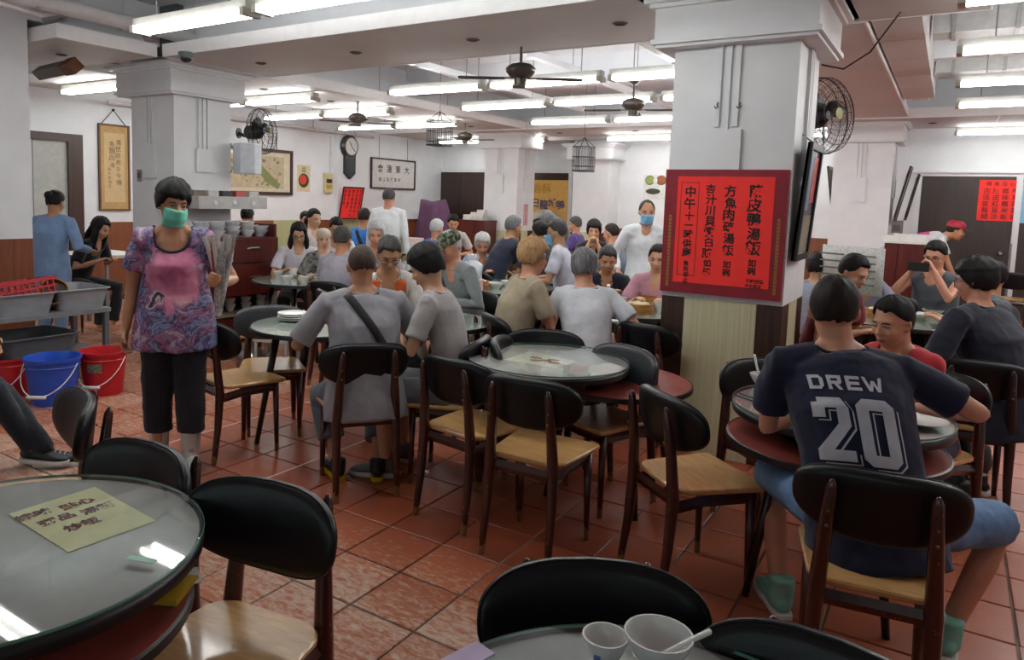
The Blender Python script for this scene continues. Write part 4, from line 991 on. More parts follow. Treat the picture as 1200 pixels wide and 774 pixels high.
p = person('boy with thick black hair in grey tee seen from behind beside the near pillar', 958, 314, 6.7, 38, lean=8, hair='page', hcol='black', tmat=fabric('8d93a4', 'striped_grey_tee'), skin='fair', face=True); 
nw = person('person in lilac sleeves reading an open newspaper at the right table', 1022, 317, 6.5, -118, hair='tied', hcol='black', top='long', tmat=fabric('9d9ab4', 'lilac_shirt'), skin='fair', hands=[(-.22, .34, 1.02), (.22, .34, 1.04)], curl=(60, 60))
p = person('diner with dark hair glimpsed behind the newspaper', 982, 309, 7.1, 20, hair='short', hcol='black', tmat=fabric('c6c6cc', 'off_white_tee'), face=False)
st = person('person in white and magenta cycling shirt and red cap bending over at the dark door', 1120, 271, 9.2, 118, sit=False, lean=66, pitch=-10, hip=1.16, hair='short', hcol='dark', tmat=None or mat('cycling_white', 'd4d2d6', .7), skin='tan', hands=[(-.2, .75, .72), (.2, .7, .72)], bmat=fabric('c9c4c4', 'pale_trousers'), pole=[(-.5, .2, -1), (.5, .2, -1)])
p = person('person in slate tee mostly hidden behind the broad man in navy', 1160, 327, 5.4, -60, hair='short', hcol='black', tmat=fabric('4c545c', 'slate_tee'), face=False)
# ---- worn items
def strap(t, q0, q1, m, wd=.022, name='shoulder_strap', front=False):
    """band across the back from one shoulder to the opposite hip, laid on the shirt"""
    i = INFO[t.name]; sh = [o for o in _kids[t.name] if o.name.startswith('shirt')][0]
    STRAPS.append((t, sh, i, q0, q1, m, wd, name, front)); 
STRAPS = []
strap(gm, (-.10, 1.0), (.19, .15), BLK)
strap(cm, (.11, 1.0), (-.17, .1), BLK)
strap(blueman, (-.08, 1.0), (.17, .2), BLK)
OR = mat('orange_band', 'e0622a', .7)
for o_, lab in ((gl, None),):
    strap(gl, (-.085, .98), (-.10, .2), OR, .035, 'orange_band', True); strap(gl, (.085, .98), (.10, .2), OR, .03, 'orange_band', True)
def cap(t, m, brim=True, r=1.10, name='cap'):
    W = INFO[t.name]['W']; mb = MB(); mb.M = W
    prof = [(.092, .045), (.094, .07), (.085, .105), (.055, .132), (.0, .14)]
    V = MB(); V.lathe(prof, (0, 0, 0), 24); P = np.array(V.v); P[:, 1] = P[:, 1]*1.16-.012; mb.add(P, V.f)
    if brim:
        out = [(.085*math.sin(a), .075+.085*math.cos(a)) for a in np.linspace(-1.45, 1.45, 12)]
        mb.add([(x, y, .047-.015*max(0, (y-.08)/.08)) for x, y in out]+[(x, y, .041-.015*max(0, (y-.08)/.08)) for x, y in out], [tuple(range(12)), tuple(range(12, 24))[::-1]]+[(k, k+12, (k+1) % 12+12, (k+1) % 12) for k in range(12)])
    mb.build(name, m, t, 50)
T = NT('camouflage'); f = T.noise(T.pos(), 30, 2, .5); T.col(T.ramp(f, [(.38, hexc('2c3328')), (.46, hexc('4f5a45')), (.54, hexc('8a8c78')), (.62, hexc('363a30'))], 'CONSTANT')); T.rough(.9); CAMO = T.m
cap(cm, CAMO); cap(st, mat('red_cap', 'b01f38', .5)); cap(kidhat, fabric('c4b4a6', 'knit_cream'), False, name='knitted_hat')
# ================================================================ PROPS
RED = mat('red_paper', (.98, .036, .028), .75, var=.02); MRED = mat('maroon_board', '8c1426', .45, var=.1); INK = mat('black_ink', '150d0d', .7); GOLD = mat('gold_print', 'a9812f', .5); PAPER = mat('white_paper', 'd8d6d2', .8); FRAME = wood_mat('frame_dark_wood', '2c1a12', '4a2d1e', .4); YPAP = mat('yellow_paper', 'e6dfb2', .8, var=.04)
PORC = mat('white_porcelain', 'd9d9d6', .18, var=.02, coat=.4); BLUEP = mat('blue_glaze', '5b6fa5', .25); STEEL = mat('brushed_steel', 'a5a7a8', .28, 1, var=.08); BAMB = wood_mat('bamboo', '8f5a2c', 'c08a4c', .5, (4, 4, 50)); BLACKP = mat('black_plastic', '101114', .4); GREYP = mat('grey_tub_plastic', '8f9397', .45, var=.08, bump=.08)
def board(name, label, cat, mtx, w, h, th, m, border=None, bm=None, mat_in=None, kind=None):
    """flat panel in a frame: local X width, Y height, Z out"""
    t = thing(name, label, cat); t.matrix_world = mtx
    MB().bx(-w/2, w/2, -h/2, h/2, 0, th*.5 if border else th).build('panel', m, t, None)
    if border:
        b = border
        for (x0, x1, y0, y1) in ((-w/2, w/2, h/2-b, h/2), (-w/2, w/2, -h/2, -h/2+b), (-w/2, -w/2+b, -h/2+b, h/2-b), (w/2-b, w/2, -h/2+b, h/2-b)): MB().bx(x0, x1, y0, y1, 0, th).build('frame_bar', bm, t, None)
    return t
def lift(z): return Matrix.Translation((0, 0, z))
# --- the big red board on the near pillar
yb_ = PY0-.03; a = atY(777, 198.6, yb_); b = atY(921, 199, yb_); c = atY(914.4, 354.4, yb_); d = atY(777.2, 340.5, yb_)
x0, x1 = float((a[0]+d[0])/2), float((b[0]+c[0])/2)+.01; z0, z1 = float((c[2]+d[2])/2), float((a[2]+b[2])/2); w, h = x1-x0, z1-z0
t = board('menu_board', 'maroon board with a bright red handwritten menu sheet on the near pillar', 'sign', face_mtx(((x0+x1)/2, PY0, (z0+z1)/2), (1, 0, 0)), w, h, .03, MRED)
rw, rh = w*.79, h*.86; rx, ry = w*.005, h*.015
MB().bx(rx-rw/2, rx+rw/2, ry-rh/2, ry+rh/2, .03, .033).build('red_sheet', RED, t, None)
items = []
T0 = ry+rh/2
cols = [('陳皮鴨湯飯', rx+rw*.325, .088, .02), ('方魚肉碎湯飯', rx+rw*.07, .074, .03), ('杏汁川貝燉白肺', rx-rw*.135, .068, .02)]
for s_, x, sz, dy in cols: items += vcol(s_, x, T0-.028-dy, sz*.98, .09, 1.0)
for s_, x, y in (('如', rx+rw*.325, .525), ('碗', rx+rw*.325, .575), ('如', rx+rw*.07, .545), ('碗', rx+rw*.07, .595), ('如', rx-rw*.135, .545), ('籠', rx-rw*.135, .60)): items += [(s_, x, T0-y, .05, random.uniform(-.1, .1))]
items += [('不設找贖', rx+rw*.36, T0-.635, .026, 0), ('每天限定', rx+rw*.35, T0-.665, .024, 0)]
items += vcol('中午', rx-rw*.36, T0-.065, .075, .05, 1.0)+vcol('十一時供應', rx-rw*.36, T0-.225, .058, .05, 1.0)+vcol('售完即止', rx-rw*.36, T0-.535, .036, .05, 1.0)
glyphs(items, 'lettering', INK, t, lift(.0335), fat=.026)
m = MB(); bx0, bx1, by0, by1 = rx-rw*.46, rx-rw*.27, T0-rh*.93, T0-rh*.06
for (p, q, r, s_) in ((bx0, bx1, by1, by1+.003), (bx0, bx1, by0, by0+.003), (bx0, bx0+.003, by0, by1), (bx1, bx1+.003, by0, by1)): m.bx(p, q, r, s_, .033, .0337)
m.build('ruled_box', INK, t, None)
glyphs([('囍', sx*(rw/2+.03)+rx+(.005 if sx > 0 else -.007), h/2-.3-k*.022, .02, 0) for k in range(22) for sx in (-1, 1) if h/2-.3-k*.022 > -h/2+.03], 'gold_pattern', GOLD, t, lift(.0305))
# --- leaning picture on the right face of the near pillar
t = board('hanging_picture', 'black framed picture leaning out from the right face of the near pillar, above the diners', 'picture', face_mtx((PX1+.045, 4.98, 1.64), (0, 1, 0), (.07, 0, 1)), .44, .71, .03, mat('photo_print', '77777a', .25, coat=.5), .04, BLACKP)
for (xa, xb, ya_, yb2, m) in ((-.19, .0, -.05, .30, mat('print_blue', '6c93ae', .4)), (.02, .17, .0, .28, mat('print_red', 'c2504a', .4)), (-.2, .2, -.31, -.08, mat('print_stone', '8e8474', .4))): MB().bx(xa, xb, ya_, yb2, .0152, .0158).build('print_patch', m, t, None)
MB().tube([(0, .36, .0), (0, .5, -.2)], .004, 5).build('hanging_cord', BLACKP, t)
# --- wall fans
def wall_fan(loc, hd, tilt, label, r=.25, m=None):
    t = thing('wall_fan', label, 'fan', loc, math.radians(hd-90)); B = mat('fan_black', '17181a', .4)
    g = MB(); tl = math.radians(tilt); g.M = xf((0, .30, 0), 0, tl)
    def ring(rr, y, th): g.tube([(rr*math.cos(a), y, rr*math.sin(a)) for a in np.arange(32)*math.pi/16], th, 5, closed=True)
    for rr, y, th in ((r, .0, .006), (r*.97, .05, .003), (r*.97, -.05, .003), (r*.8, .085, .0025), (r*.8, -.085, .0025), (r*.58, .10, .0025), (r*.58, -.10, .0025), (r*.34, .105, .0025), (r*.34, -.105, .0025)): ring(rr, y, th)
    for k in range(40):
        a = k*math.pi/20; c, s = math.cos(a), math.sin(a)
        for sg in (1, -1): g.tube([(r*.2*c, sg*.105, r*.2*s), (r*.58*c, sg*.10, r*.58*s), (r*.8*c, sg*.085, r*.8*s), (r*.97*c, sg*.05, r*.97*s), (r*c, 0, r*s)], .0016, 4)
    g.build('grille', B, t, 60)
    h_ = MB(); h_.M = g.M; h_.tube([(0, .105, 0), (0, .112, 0)], r*.15, 20); h_.build('badge', mat('fan_badge', '6a6238', .35, .6), t, 40)
    h_ = MB(); h_.M = g.M; h_.tube([(0, -.20, 0), (0, -.18, 0), (0, -.03, 0), (0, .03, 0)], [.06, .08, .08, .03], 16); h_.build('motor', B, t, 40)
    for k in range(3):
        a = k*2*math.pi/3+.6; b = MB(); b.M = g.M; N = 8; V = []
        for i in range(N):
            q = i/(N-1); rr = .035+q*(r*.8-.035); wd = .035+.085*math.sin(q*2.6)
            for s in (-1, 1): ang = a+s*wd/rr*.5; V.append((rr*math.cos(ang), s*.028, rr*math.sin(ang)))
        b.add(V, [(2*i, 2*i+2, 2*i+3, 2*i+1) for i in range(N-1)]); o = b.build('blade', B, t, 180); md = o.modifiers.new('t', 'SOLIDIFY'); md.thickness = .004
    MB().tube([(0, .0, -.02), (0, .08, -.05), (0, .14, 0)], [.025, .022, .02], 10).build('arm', B, t)
    MB().tube([(0, .0, -.02), (0, .012, -.02)], .06, 16).build('wall_plate', B, t, 40)
    return t
fq = atD(966, 141, 5.2); fh = hv(123.1-150)
wall_fan((fq[0]-fh[0]*.3, fq[1]-fh[1]*.3, fq[2]+.03), 123.1-150, 4, 'black caged fan behind the near pillar, half hidden by it', .265)
wall_fan((-7.0, 5.78, 2.30), 20, 4, 'black caged fan on the right face of the left pillar', .26)
t = thing('insect_lamp', 'white wedge-shaped insect lamp on the left pillar in front of its fan', 'lamp', (-6.775, 5.62, 1.97), math.radians(-10))
V = [(0, -.02), (.06, -.20), (.22, -.20), (.31, .0), (.24, .2), (.05, .2)]
MB().prism([(x, y*.62) for x, y in V], -.17, .17, .01).build('housing', mat('lamp_shell', 'd3d8e0', .4), t, 40)
MB().tube([(.10, -.176, -.16), (.02, -.05, 0), (.10, -.176, .16)], .006, 5).build('teal_trim', mat('teal_line', '4c7f80', .4), t)
# --- ceiling fans
def ceil_fan(x, y, z, label, rot=0, r=.52):
    t = thing('ceiling_fan', label, 'ceiling fan', (x, y, z)); B = mat('fan_bronze', '5b544b', .35, .5); D = mat('fan_blade_black', '1c1b1c', .45)
    MB().lathe([(0, -.085), (.05, -.085), (.055, -.03), (.085, -.02), (.125, .02), (.125, .055), (.09, .085), (.03, .10), (0, .10)], (0, 0, 0), 24).build('motor', B, t, 50)
    MB().tube([(0, 0, .09), (0, 0, max(.3, 2.87-z))], .012, 8).build('down_rod', B, t)
    MB().lathe([(.06, 0), (.05, -.04), (.02, -.06)], (0, 0, max(.3, 2.87-z)), 16).build('rose', B, t, 40)
    for k in range(4):
        a = rot+k*math.pi/2; c, s = math.cos(a), math.sin(a)
        b = MB(); b.M = xf((0, 0, -.03), a); b.prism([(.13, -.035), (.2, -.055), (r*.95, -.065), (r, -.04), (r, .04), (r*.95, .06), (.2, .05), (.13, .03)], -.004, .004); b.build('blade', D, t, 30)
        b = MB(); b.M = xf((0, 0, -.03), a); b.tube([(.06, 0, .0), (.16, 0, .008)], [(.02, .005)]*2, 6, side=(0, 1, 0)); b.build('blade_iron', B, t)
    return t
p = atz(610, 88, 2.64); ceil_fan(p[0], p[1], 2.64, 'bronze ceiling fan with black blades, nearest one, in the middle bay', .55)
p = atz(742, 126, 2.63); ceil_fan(p[0], p[1], 2.63, 'ceiling fan left of the near pillar, beyond the nearest fan', .3)
p = atz(419, 141, 2.62); ceil_fan(p[0], p[1], 2.62, 'ceiling fan above the wall clock in the left bay', .9)
p = atz(545, 162, 2.62); ceil_fan(p[0], p[1], 2.62, 'small far ceiling fan left of the far pillar', .2)
# --- cages, cameras
def cage(px, py, D, label, w=.22, h=.26, rnd=False):
    q = atD(px, py, D); t = thing('bird_cage', label, 'bird cage', q); B = mat('cage_dark', '23272b', .5)
    m = MB(); n = 9
    MB().bx(-w/2, w/2, -w/2, w/2, -h/2-.02, -h/2).build('base', B, t, None)
    for k in range(n):
        u = -w/2+w*k/(n-1)
        for (x, y) in ((u, -w/2), (u, w/2), (-w/2, u), (w/2, u)): m.tube([(x, y, -h/2), (x, y, h/2)], .003, 4)
    m.build('bars', B, t)
    for z in (-.1, .02, h/2): MB().tube([(-w/2, -w/2, z), (w/2, -w/2, z), (w/2, w/2, z), (-w/2, w/2, z)], .005, 4, closed=True).build('hoop', B, t)
    m = MB()
    for x, y in ((-1, -1), (1, -1), (1, 1), (-1, 1)): m.tube([(x*w/2, y*w/2, h/2), (0, 0, h/2+.12)], .005, 4)
    m.build('roof', B, t); MB().tube([(0, 0, h/2+.12), (0, 0, ZC-q[2])], .003, 4).build('cord', B, t)
cage(515, 156, 8.6, 'square hanging bird cage in front of the far pillar, left of it')
cage(684, 186, 9.6, 'hanging bird cage above the sea picture', .22, .30)
def dome(px, py, z, label):
    q = atz(px, py, z); t = thing('security_camera', label, 'camera', q)
    MB().lathe([(.0, .05), (.07, .05), (.07, .015), (.06, .0)], (0, 0, 0), 18).build('housing', mat('camera_grey', '6f7377', .4), t, 40)
    MB().ell((0, 0, .0), (.055, .055, .045), 14, 8).build('dome', mat('camera_dome', '1a222c', .1, coat=.6), t, 180)
dome(218, 68, 2.82, 'dark dome camera under the panel at the left pillar top'); dome(513, 172, 2.8, 'small dome camera under the bird cage by the far pillar')
# --- left wall pictures
def wallrect(px0, py0, px1, py1, X=XL):
    a = atX(px0, py0, X); b = atX(px1, py1, X); return (a[1]+b[1])/2, (a[2]+b[2])/2, abs(b[1]-a[1]), abs(b[2]-a[2])
def onleft(y, z, X=XL): return face_mtx((X, y, z), (0, 1, 0))
SCR = mat('scroll_silk', 'bd9a66', .8, var=.05); SCRP = mat('scroll_paper', 'cdb184', .8, var=.04)
y, z, w, h = wallrect(114, 144, 152, 247)
t = board('hanging_scroll', 'brown hanging calligraphy scroll beside the pale door', 'picture', onleft(y, z), w, h, .03, SCR, .025, wood_mat('scroll_frame', '5a3b1e', '7a5530', .5))
MB().bx(-w*.33, w*.33, -h*.40, h*.40, .0152, .017).build('scroll_paper', SCRP, t, None)
glyphs(vcol('萬世師表古今傳', w*.13, h*.33, h*.072, .12)+vcol('香飄四海', -w*.08, h*.31, h*.075, .12)+vcol('丙子年秋日', -w*.16, h*.0, h*.045, .1), 'lettering', mat('faded_ink', '6a5438', .8), t, lift(.0175), fat=0)
m = MB(); m.tube([(-w*.38, h/2, .01), (0, h/2+.2, .01), (w*.38, h/2, .01)], .006, 5); m.ell((0, h/2+.2, .01), .02, 8, 6); m.build('hanging_cord', INK, t)
# birds and flowers painting
y, z, w, h = wallrect(243, 168, 341, 229)
t = board('framed_painting', 'large framed bird-and-flower painting behind the left pillar', 'picture', onleft(y, z), w, h, .05, mat('painting_mount', 'cfc4ac', .8), .05, FRAME)
SILK = mat('painting_silk', 'b9a98c', .8, var=.08); MB().bx(-w*.40, w*.39, -h*.36, h*.34, .0255, .027).build('painting', SILK, t, None)
rr = random.Random(3); cs = [mat('paint_olive', '7c7a4e', .8), mat('paint_slate', '5b6a6a', .8), mat('paint_rose', 'a07c70', .8), mat('paint_moss', '8a8a5c', .8)]
for k in range(44):
    m = MB(); m.ell((rr.uniform(-w*.36, w*.35), rr.uniform(-h*.3, h*.28), .027), (rr.uniform(.01, .035), rr.uniform(.008, .025), .0012), 8, 4, rotm(rr.uniform(0, 180))); m.build('blossom', cs[k % 4], t, 180)
m = MB(); m.tube([(w*.08, h*.12, .028), (w*.12, 0, .028), (w*.2, -h*.16, .028), (w*.33, -h*.32, .028)], [(.03, .001), (.075, .001), (.08, .001), (.05, .001)], 6, side=(1, .4, 0)); m.build('painted_peacock', mat('paint_feather', '7e8352', .8), t)
MB().tube([(w*.3, h/2, .02), (w*.3, h/2+.35, .0)], .006, 5).build('hanging_cord', INK, t)
# flower poster
y, z, w, h = wallrect(348, 193, 363, 225)
t = board('flower_poster', 'small cream poster with a red flower wreath on the picture wall', 'poster', onleft(y, z), w, h, .006, mat('poster_cream', 'd4c6a2', .7))
MB().lathe([(0, 0), (w*.40, 0), (w*.40, .002), (0, .002)], (0, -h*.08, .006), 20).build('wreath', mat('wreath_green', '4b3b28', .7), t, None)
MB().lathe([(0, 0), (w*.27, 0), (w*.27, .002), (0, .002)], (-.02, -h*.05, .0085), 16).build('flower', mat('flower_red', 'd0432c', .7), t, None)
glyphs([('福', 0, h*.3, w*.35, 0)], 'lettering', mat('leaf_green', '7a8a4c', .7), t, lift(.0065))
y, z, w, h = wallrect(379, 203, 387, 226)
t = board('wall_box', 'small yellow and white control box on the picture wall', 'switch box', onleft(y, z), w*1.1, h, .06, mat('box_cream', 'c8b98c', .5))
MB().bx(-w*.35, w*.35, .0, h*.2, .06, .07).build('switch', BLACKP, t, None); MB().bx(-w*.4, w*.4, -h*.3, -h*.1, .06, .068).build('label_plate', mat('mustard', 'bd9b3d', .6), t, None)
# clock
q = atX(408, 172, XW); t = thing('wall_clock', 'black pendulum wall clock with a round white face', 'clock'); t.matrix_world = onleft(q[1], q[2], XW)
CK = mat('clock_black', '1b2024', .35); y, z, w, h = wallrect(400, 161, 418, 210, XW); r = w*.5
MB().lathe([(0, 0), (r, 0), (r*1.02, .05), (r*.85, .09), (.0, .09)], (0, 0, 0), 28).build('clock_case', CK, t, 40)
MB().lathe([(0, .09), (r*.72, .09), (r*.72, .094), (0, .094)], (0, 0, 0), 28).build('dial', PAPER, t, 40)
zb = float(atX(408, 210, XW)[2]-q[2])
MB().prism([(-r*.62, -r*.5), (-r*.62, zb+r*.45), (0, zb), (r*.62, zb+r*.45), (r*.62, -r*.5)][::-1], 0, .08, .01).build('pendulum_case', CK, t, 40)
MB().bx(-r*.3, r*.3, zb+r*.6, -r*1.05, .08, .084).build('pendulum_window', mat('clock_glass', '4a4f52', .15), t, None)
for a, L in ((2.2, .45), (-.75, .62)):
    MB().tube([(0, 0, .097), (math.cos(a)*r*L, math.sin(a)*r*L, .097)], .008, 5).build('clock_hand', INK, t)
# calligraphy frame
y, z, w, h = wallrect(434, 184, 485, 223, XW)
t = board('calligraphy_frame', 'wide framed calligraphy of four large characters above the man in white', 'picture', onleft(y, z, XW), w, h, .04, PAPER, .03, FRAME)
glyphs([(c_, w*(-.3+.2*k), h*.14, h*.27, random.uniform(-.08, .08)) for k, c_ in enumerate('會蓮聚大')]+[(c_, w*(-.3+.085*k), -h*.2, h*.14, 0) for k, c_ in enumerate('香江名樓茶市')], 'lettering', INK, t, lift(.0206))
m = MB()
for s in (-1, 1): m.tube([(s*w*.32, h/2, .01), (s*w*.32, h/2+.45, 0)], .004, 5)
m.build('hanging_cord', INK, t)
# red list on easel below the clock
y, z, w, h = wallrect(394, 218, 421, 257, XW)
t = board('red_list', 'dark framed red price list of five columns below the clock', 'sign', face_mtx((XW+.085, y, z), (0, 1, 0), (.2, 0, 1)), w*.88, h, .02, RED, .025, FRAME)
it = []
for k, s_ in enumerate(('蝦餃燒賣叉燒包', '馬拉糕腸粉鳳爪', '糯米雞排骨牛肉', '蓮蓉包蛋撻', '春卷芋角')): it += vcol(s_, w*(.33-.165*k), h*.42, h*.115, .03)
glyphs(it, 'lettering', mat('dark_red_ink', '6b0f10', .7), t, lift(.0106))
# --- back wall things
def onback(x, z, Y=YB): return face_mtx((x, Y, z), (1, 0, 0))
def backrect(px0, py0, px1, py1, Y=YB):
    a = atY(px0, py0, Y); b = atY(px1, py1, Y); return (a[0]+b[0])/2, (a[2]+b[2])/2, abs(b[0]-a[0]), abs(b[2]-a[2])
x, z, w, h = backrect(681.5, 214, 712, 242)
t = board('sea_picture', 'dark framed blue seascape print on the back wall', 'picture', onback(x, z), w, h, .04, mat('mount_grey', 'c6c3bd', .8), .05, FRAME)
MB().bx(-w*.30, w*.30, -h*.22, h*.20, .0205, .022).build('print', mat('sea_blue', '7fa3b4', .6, var=.12, scale=6), t, None)
MB().prism([(-w*.3, -h*.22), (w*.3, -h*.22), (w*.3, h*.04), (w*.08, -h*.02), (-w*.1, h*.04), (-w*.3, h*.1)], .022, .0228).build('print_hills', mat('sea_dark', '55829a', .6), t, None)
m = MB()
for s in (-1, 1): m.tube([(s*w*.3, h/2, .01), (s*w*.3, h/2+.5, 0)], .003, 4)
m.build('hanging_cord', INK, t)
x, z, w, h = backrect(755, 205, 782, 234)
t = board('food_poster', 'white food poster with green and brown dishes left of the red board', 'poster', onback(x, z), w, h, .006, PAPER)
for (cx, cy, a, b, m) in ((-.1, -.18, .30, .12, mat('dish_green', '32402a', .6)), (-.25, .28, .2, .2, mat('dish_herb', '8a9a5a', .6)), (.22, .28, .22, .2, mat('dish_brown', '9a5c38', .6)), (-.02, .27, .12, .12, mat('dish_white', 'e3ddd2', .6))): MB().ell((cx*w, cy*h, .007), (a*w, b*h, .002), 14, 4).build('printed_dish', m, t, 180)
x, z, w, h = backrect(614, 211, 664, 300)
t = board('yellow_banner', 'yellow banner with blue brush characters hanging in the back doorway', 'banner', onback(x, z, YB-.07), w, h, .01, mat('banner_yellow', 'd9ab5a', .7, var=.05))
MB().ell((0, -h*.2, .0105), (w*.55, h*.30, .0015), 24, 4).build('printed_plate', mat('plate_print', 'd8cfc0', .7), t, 180)
MB().ell((w*.04, -h*.13, .012), (w*.36, h*.13, .002), 20, 4).build('printed_goose', mat('goose_print', '33201a', .6), t, 180)
MB().ell((w*.33, -h*.19, .0125), (w*.1, h*.08, .002), 12, 4).build('printed_goose_tail', mat('goose_rust', '7a3f22', .6), t, 180)
glyphs([(c_, w*(-.36+.18*k), h*.17+(.02 if k % 2 else -.01), w*.19, random.uniform(-.1, .1)) for k, c_ in enumerate('漢日龍城鴨')], 'lettering', mat('brush_blue', '35406e', .7), t, lift(.0102), fat=.02)
glyphs([(c_, w*(-.15+.2*k), h*.38, w*.2, 0) for k, c_ in enumerate('香酥')], 'gold_lettering', mat('banner_gold', 'b98a35', .6), t, lift(.0102))
x, z, w, h = backrect(1147, 211, 1196, 260, YB-.05)
t = board('red_notice', 'bright red four-column notice on the dark door at the right edge', 'sign', onback(x, z, YB-.05), w*.95, h, .006, RED)
it = [(c_, w*(-.26+.17*k), h*.40, h*.11, 0) for k, c_ in enumerate('精美點心')]
for k, s_ in enumerate(('蟲草花蒸雞', '臘味糯米飯', '陳皮紅豆沙', '古法盤龍鱔')): it += vcol(s_, w*(.33-.21*k), h*.30, h*.145, .05)
glyphs(it, 'lettering', mat('notice_ink', '701614', .7), t, lift(.0066))
x, z, w, h = backrect(1196, 214, 1206, 262, YB-.05); board('blue_notice', 'pale blue paper at the right edge beside the red notice', 'sign', onback(x+.02, z, YB-.05), w, h, .006, mat('pale_blue_paper', '8cc0dc', .7))
# pink note and switch on far pillar, switch by the left pillar
q = atX(616, 252, -6.95); t = board('pink_notice', 'pink column of writing pasted on the far pillar', 'sign', face_mtx((-6.95, q[1], q[2]), (0, 1, 0)), .18, .42, .004, mat('pink_paper', 'd6a9ab', .8)); glyphs(vcol('茶位每位收費', 0, .2, .06, .02), 'lettering', mat('pink_ink', 'a8565e', .7), t, lift(.0045))
for (px, py, D, lab) in ((164, 206, 6.9, 'grey switch plate on the front of the left pillar'),):
    q = atY(px, py, 4.78); t = board('switch_plate', lab, 'switch', face_mtx((q[0], 4.78, q[2]), (1, 0, 0)), .07, .13, .012, mat('switch_grey', '8b8880', .4)); MB().bx(-.02, .02, -.03, .03, .012, .018).build('rocker', mat('switch_dark', '55524c', .4), t, None)
# pictures and box on the right side of the far right pillar
t = board('side_picture', 'picture in dark frame leaning out from the right pillar', 'picture', face_mtx((x4b+.12, 12.5, 1.86), (0, 1, 0), (.2, 0, 1)), .45, .8, .03, PAPER, .05, FRAME)
t = board('side_picture', 'brown framed picture on the far side of the right pillar, behind the leaning one', 'picture', face_mtx((x4b+.22, 12.95, 1.82), (0, 1, 0), (.2, 0, 1)), .3, .7, .03, PAPER, .05, FRAME)
q = atD(1051, 266, 11.6); t = thing('wall_dispenser', 'small grey box on the right pillar below the pictures', 'dispenser', q); MB().box((0, 0, 0), (.16, .2, .2)).build('box_body', mat('dispenser_grey', '9a9a98', .4), t, None); MB().box((0, -.103, -.02), (.1, .006, .1)).build('box_front', mat('dispenser_front', '7b7b7a', .4), t, None)
t = board('side_picture', 'dark narrow picture edge seen behind the near pillar, left of the right pillar', 'picture', face_mtx((x4a-.02, 12.5, 1.75), (0, 1, 0), (-.15, 0, 1)), .5, 1.0, .03, FRAME, .05, FRAME)
# --- cup cabinet by the left pillar
CX = -6.2
ya, yb2 = float(atX(250, 300, CX)[1]), float(atX(327, 300, CX)[1]); zt = float(atX(290, 279, CX)[2]); zd = float(atX(290, 309, CX)[2]); zd2 = float(atX(290, 345, CX)[2]); zs = float(atX(290, 366, CX)[2])
t = thing('dish_cabinet', 'maroon cabinet with two drawers and an open cup shelf by the left pillar', 'cabinet', (CX, (ya+yb2)/2, 0)); L = yb2-ya; g = L/2
def cb(nm, x0, x1, y0, y1, z0, z1, m=MAROON): return MB().bx(x0, x1, y0, y1, z0, z1).build(nm, m, t, None)
cb('carcass', -.5, -.02, -g, g, zd2, zt); cb('back_panel', -.5, -.47, -g, g, 0, zd2); cb('side_panel', -.5, -.02, -g, -g+.025, 0, zd2); cb('side_panel', -.5, .0, g-.06, g-.02, 0, zd2, mat('cabinet_grey_side', '9a9296', .5)); cb('shelf', -.5, -.01, -g, g-.02, zs-.03, zs, mat('shelf_trim', '8b7d68', .5)); cb('lower_carcass', -.48, -.04, -g+.02, g-.06, .06, zs-.03)
cb('rear_rail', -.5, -.46, -g, g, zt, zt+.10); cb('end_board', -.46, -.04, g-.03, g, zt, zt+.14)
for (z0, z1, y0, y1, x1) in ((zd+.01, zt-.012, -g+.02, g-.015, .0), (zd2, zd-.004, -g, g+.05, .03)):
    d = MB().bx(-.02, x1, y0, y1, z0, z1).build('drawer', MAROON, t, None)
    MB().tube([(x1, .0, (z0+z1)/2+.02), (x1+.03, .02, (z0+z1)/2+.03), (x1+.03, .13, (z0+z1)/2+.03), (x1, .15, (z0+z1)/2+.02)], .009, 8).build('handle', STEEL if x1 < .01 else mat('handle_dull', '6d4a40', .5), d)
for k in range(2):
    y0, y1 = (-g+.03, -.01) if k == 0 else (.0, g-.07); d = MB().bx(-.04, -.02, y0, y1, .1, zs-.045).build('door', MAROON, t, None)
    MB().bx(-.02, -.005, y1-.03, y1-.01, zs-.25, zs-.10).build('handle', BRASS, d, None)
def bowl(loc, label, cat='bowl', r=.055, h=.05, grp=None, m=None, name='bowl'):
    t = thing(name, label, cat, loc, 0, grp); fr = r*.5
    MB().lathe([(0, .0), (fr, 0), (fr, .006), (r*.72, h*.35), (r*.95, h*.8), (r, h), (r-.004, h), (r*.9, h*.78), (r*.66, h*.36), (fr*.8, .012), (0, .012)], (0, 0, 0), 24).build('bowl_body', m or PORC, t, 60)
    return t
b0 = None
for k in range(5):
    y = (ya+yb2)/2-g+.14+k*.21
    for s in (0, 1):
        bowl((CX-.18, y, zs+s*.06), '%s white cup, %s from the left on the open shelf of the maroon cabinet' % (('lower', 'upper')[s], ORD[k]), 'cup', .06, .08, 'cups on the cabinet shelf', name='tea_cup')
for k, (dy, n, r) in enumerate(((-.42, 3, .085), (-.22, 3, .09), (-.02, 3, .085), (.18, 3, .08), (.36, 2, .1))):
    for s in range(n):
        bowl((CX-.22, (ya+yb2)/2+dy, zt+s*.045), '%s bowl of the %s stack from the left on top of the maroon cabinet' % (('bottom', 'second', 'top')[s], ORD[k]), 'bowl', r, .075, 'bowls stacked on the cabinet', m=PORC if (k+s) % 2 else mat('porcelain_blue_white', 'c3c7d2', .2, var=.12, scale=40))
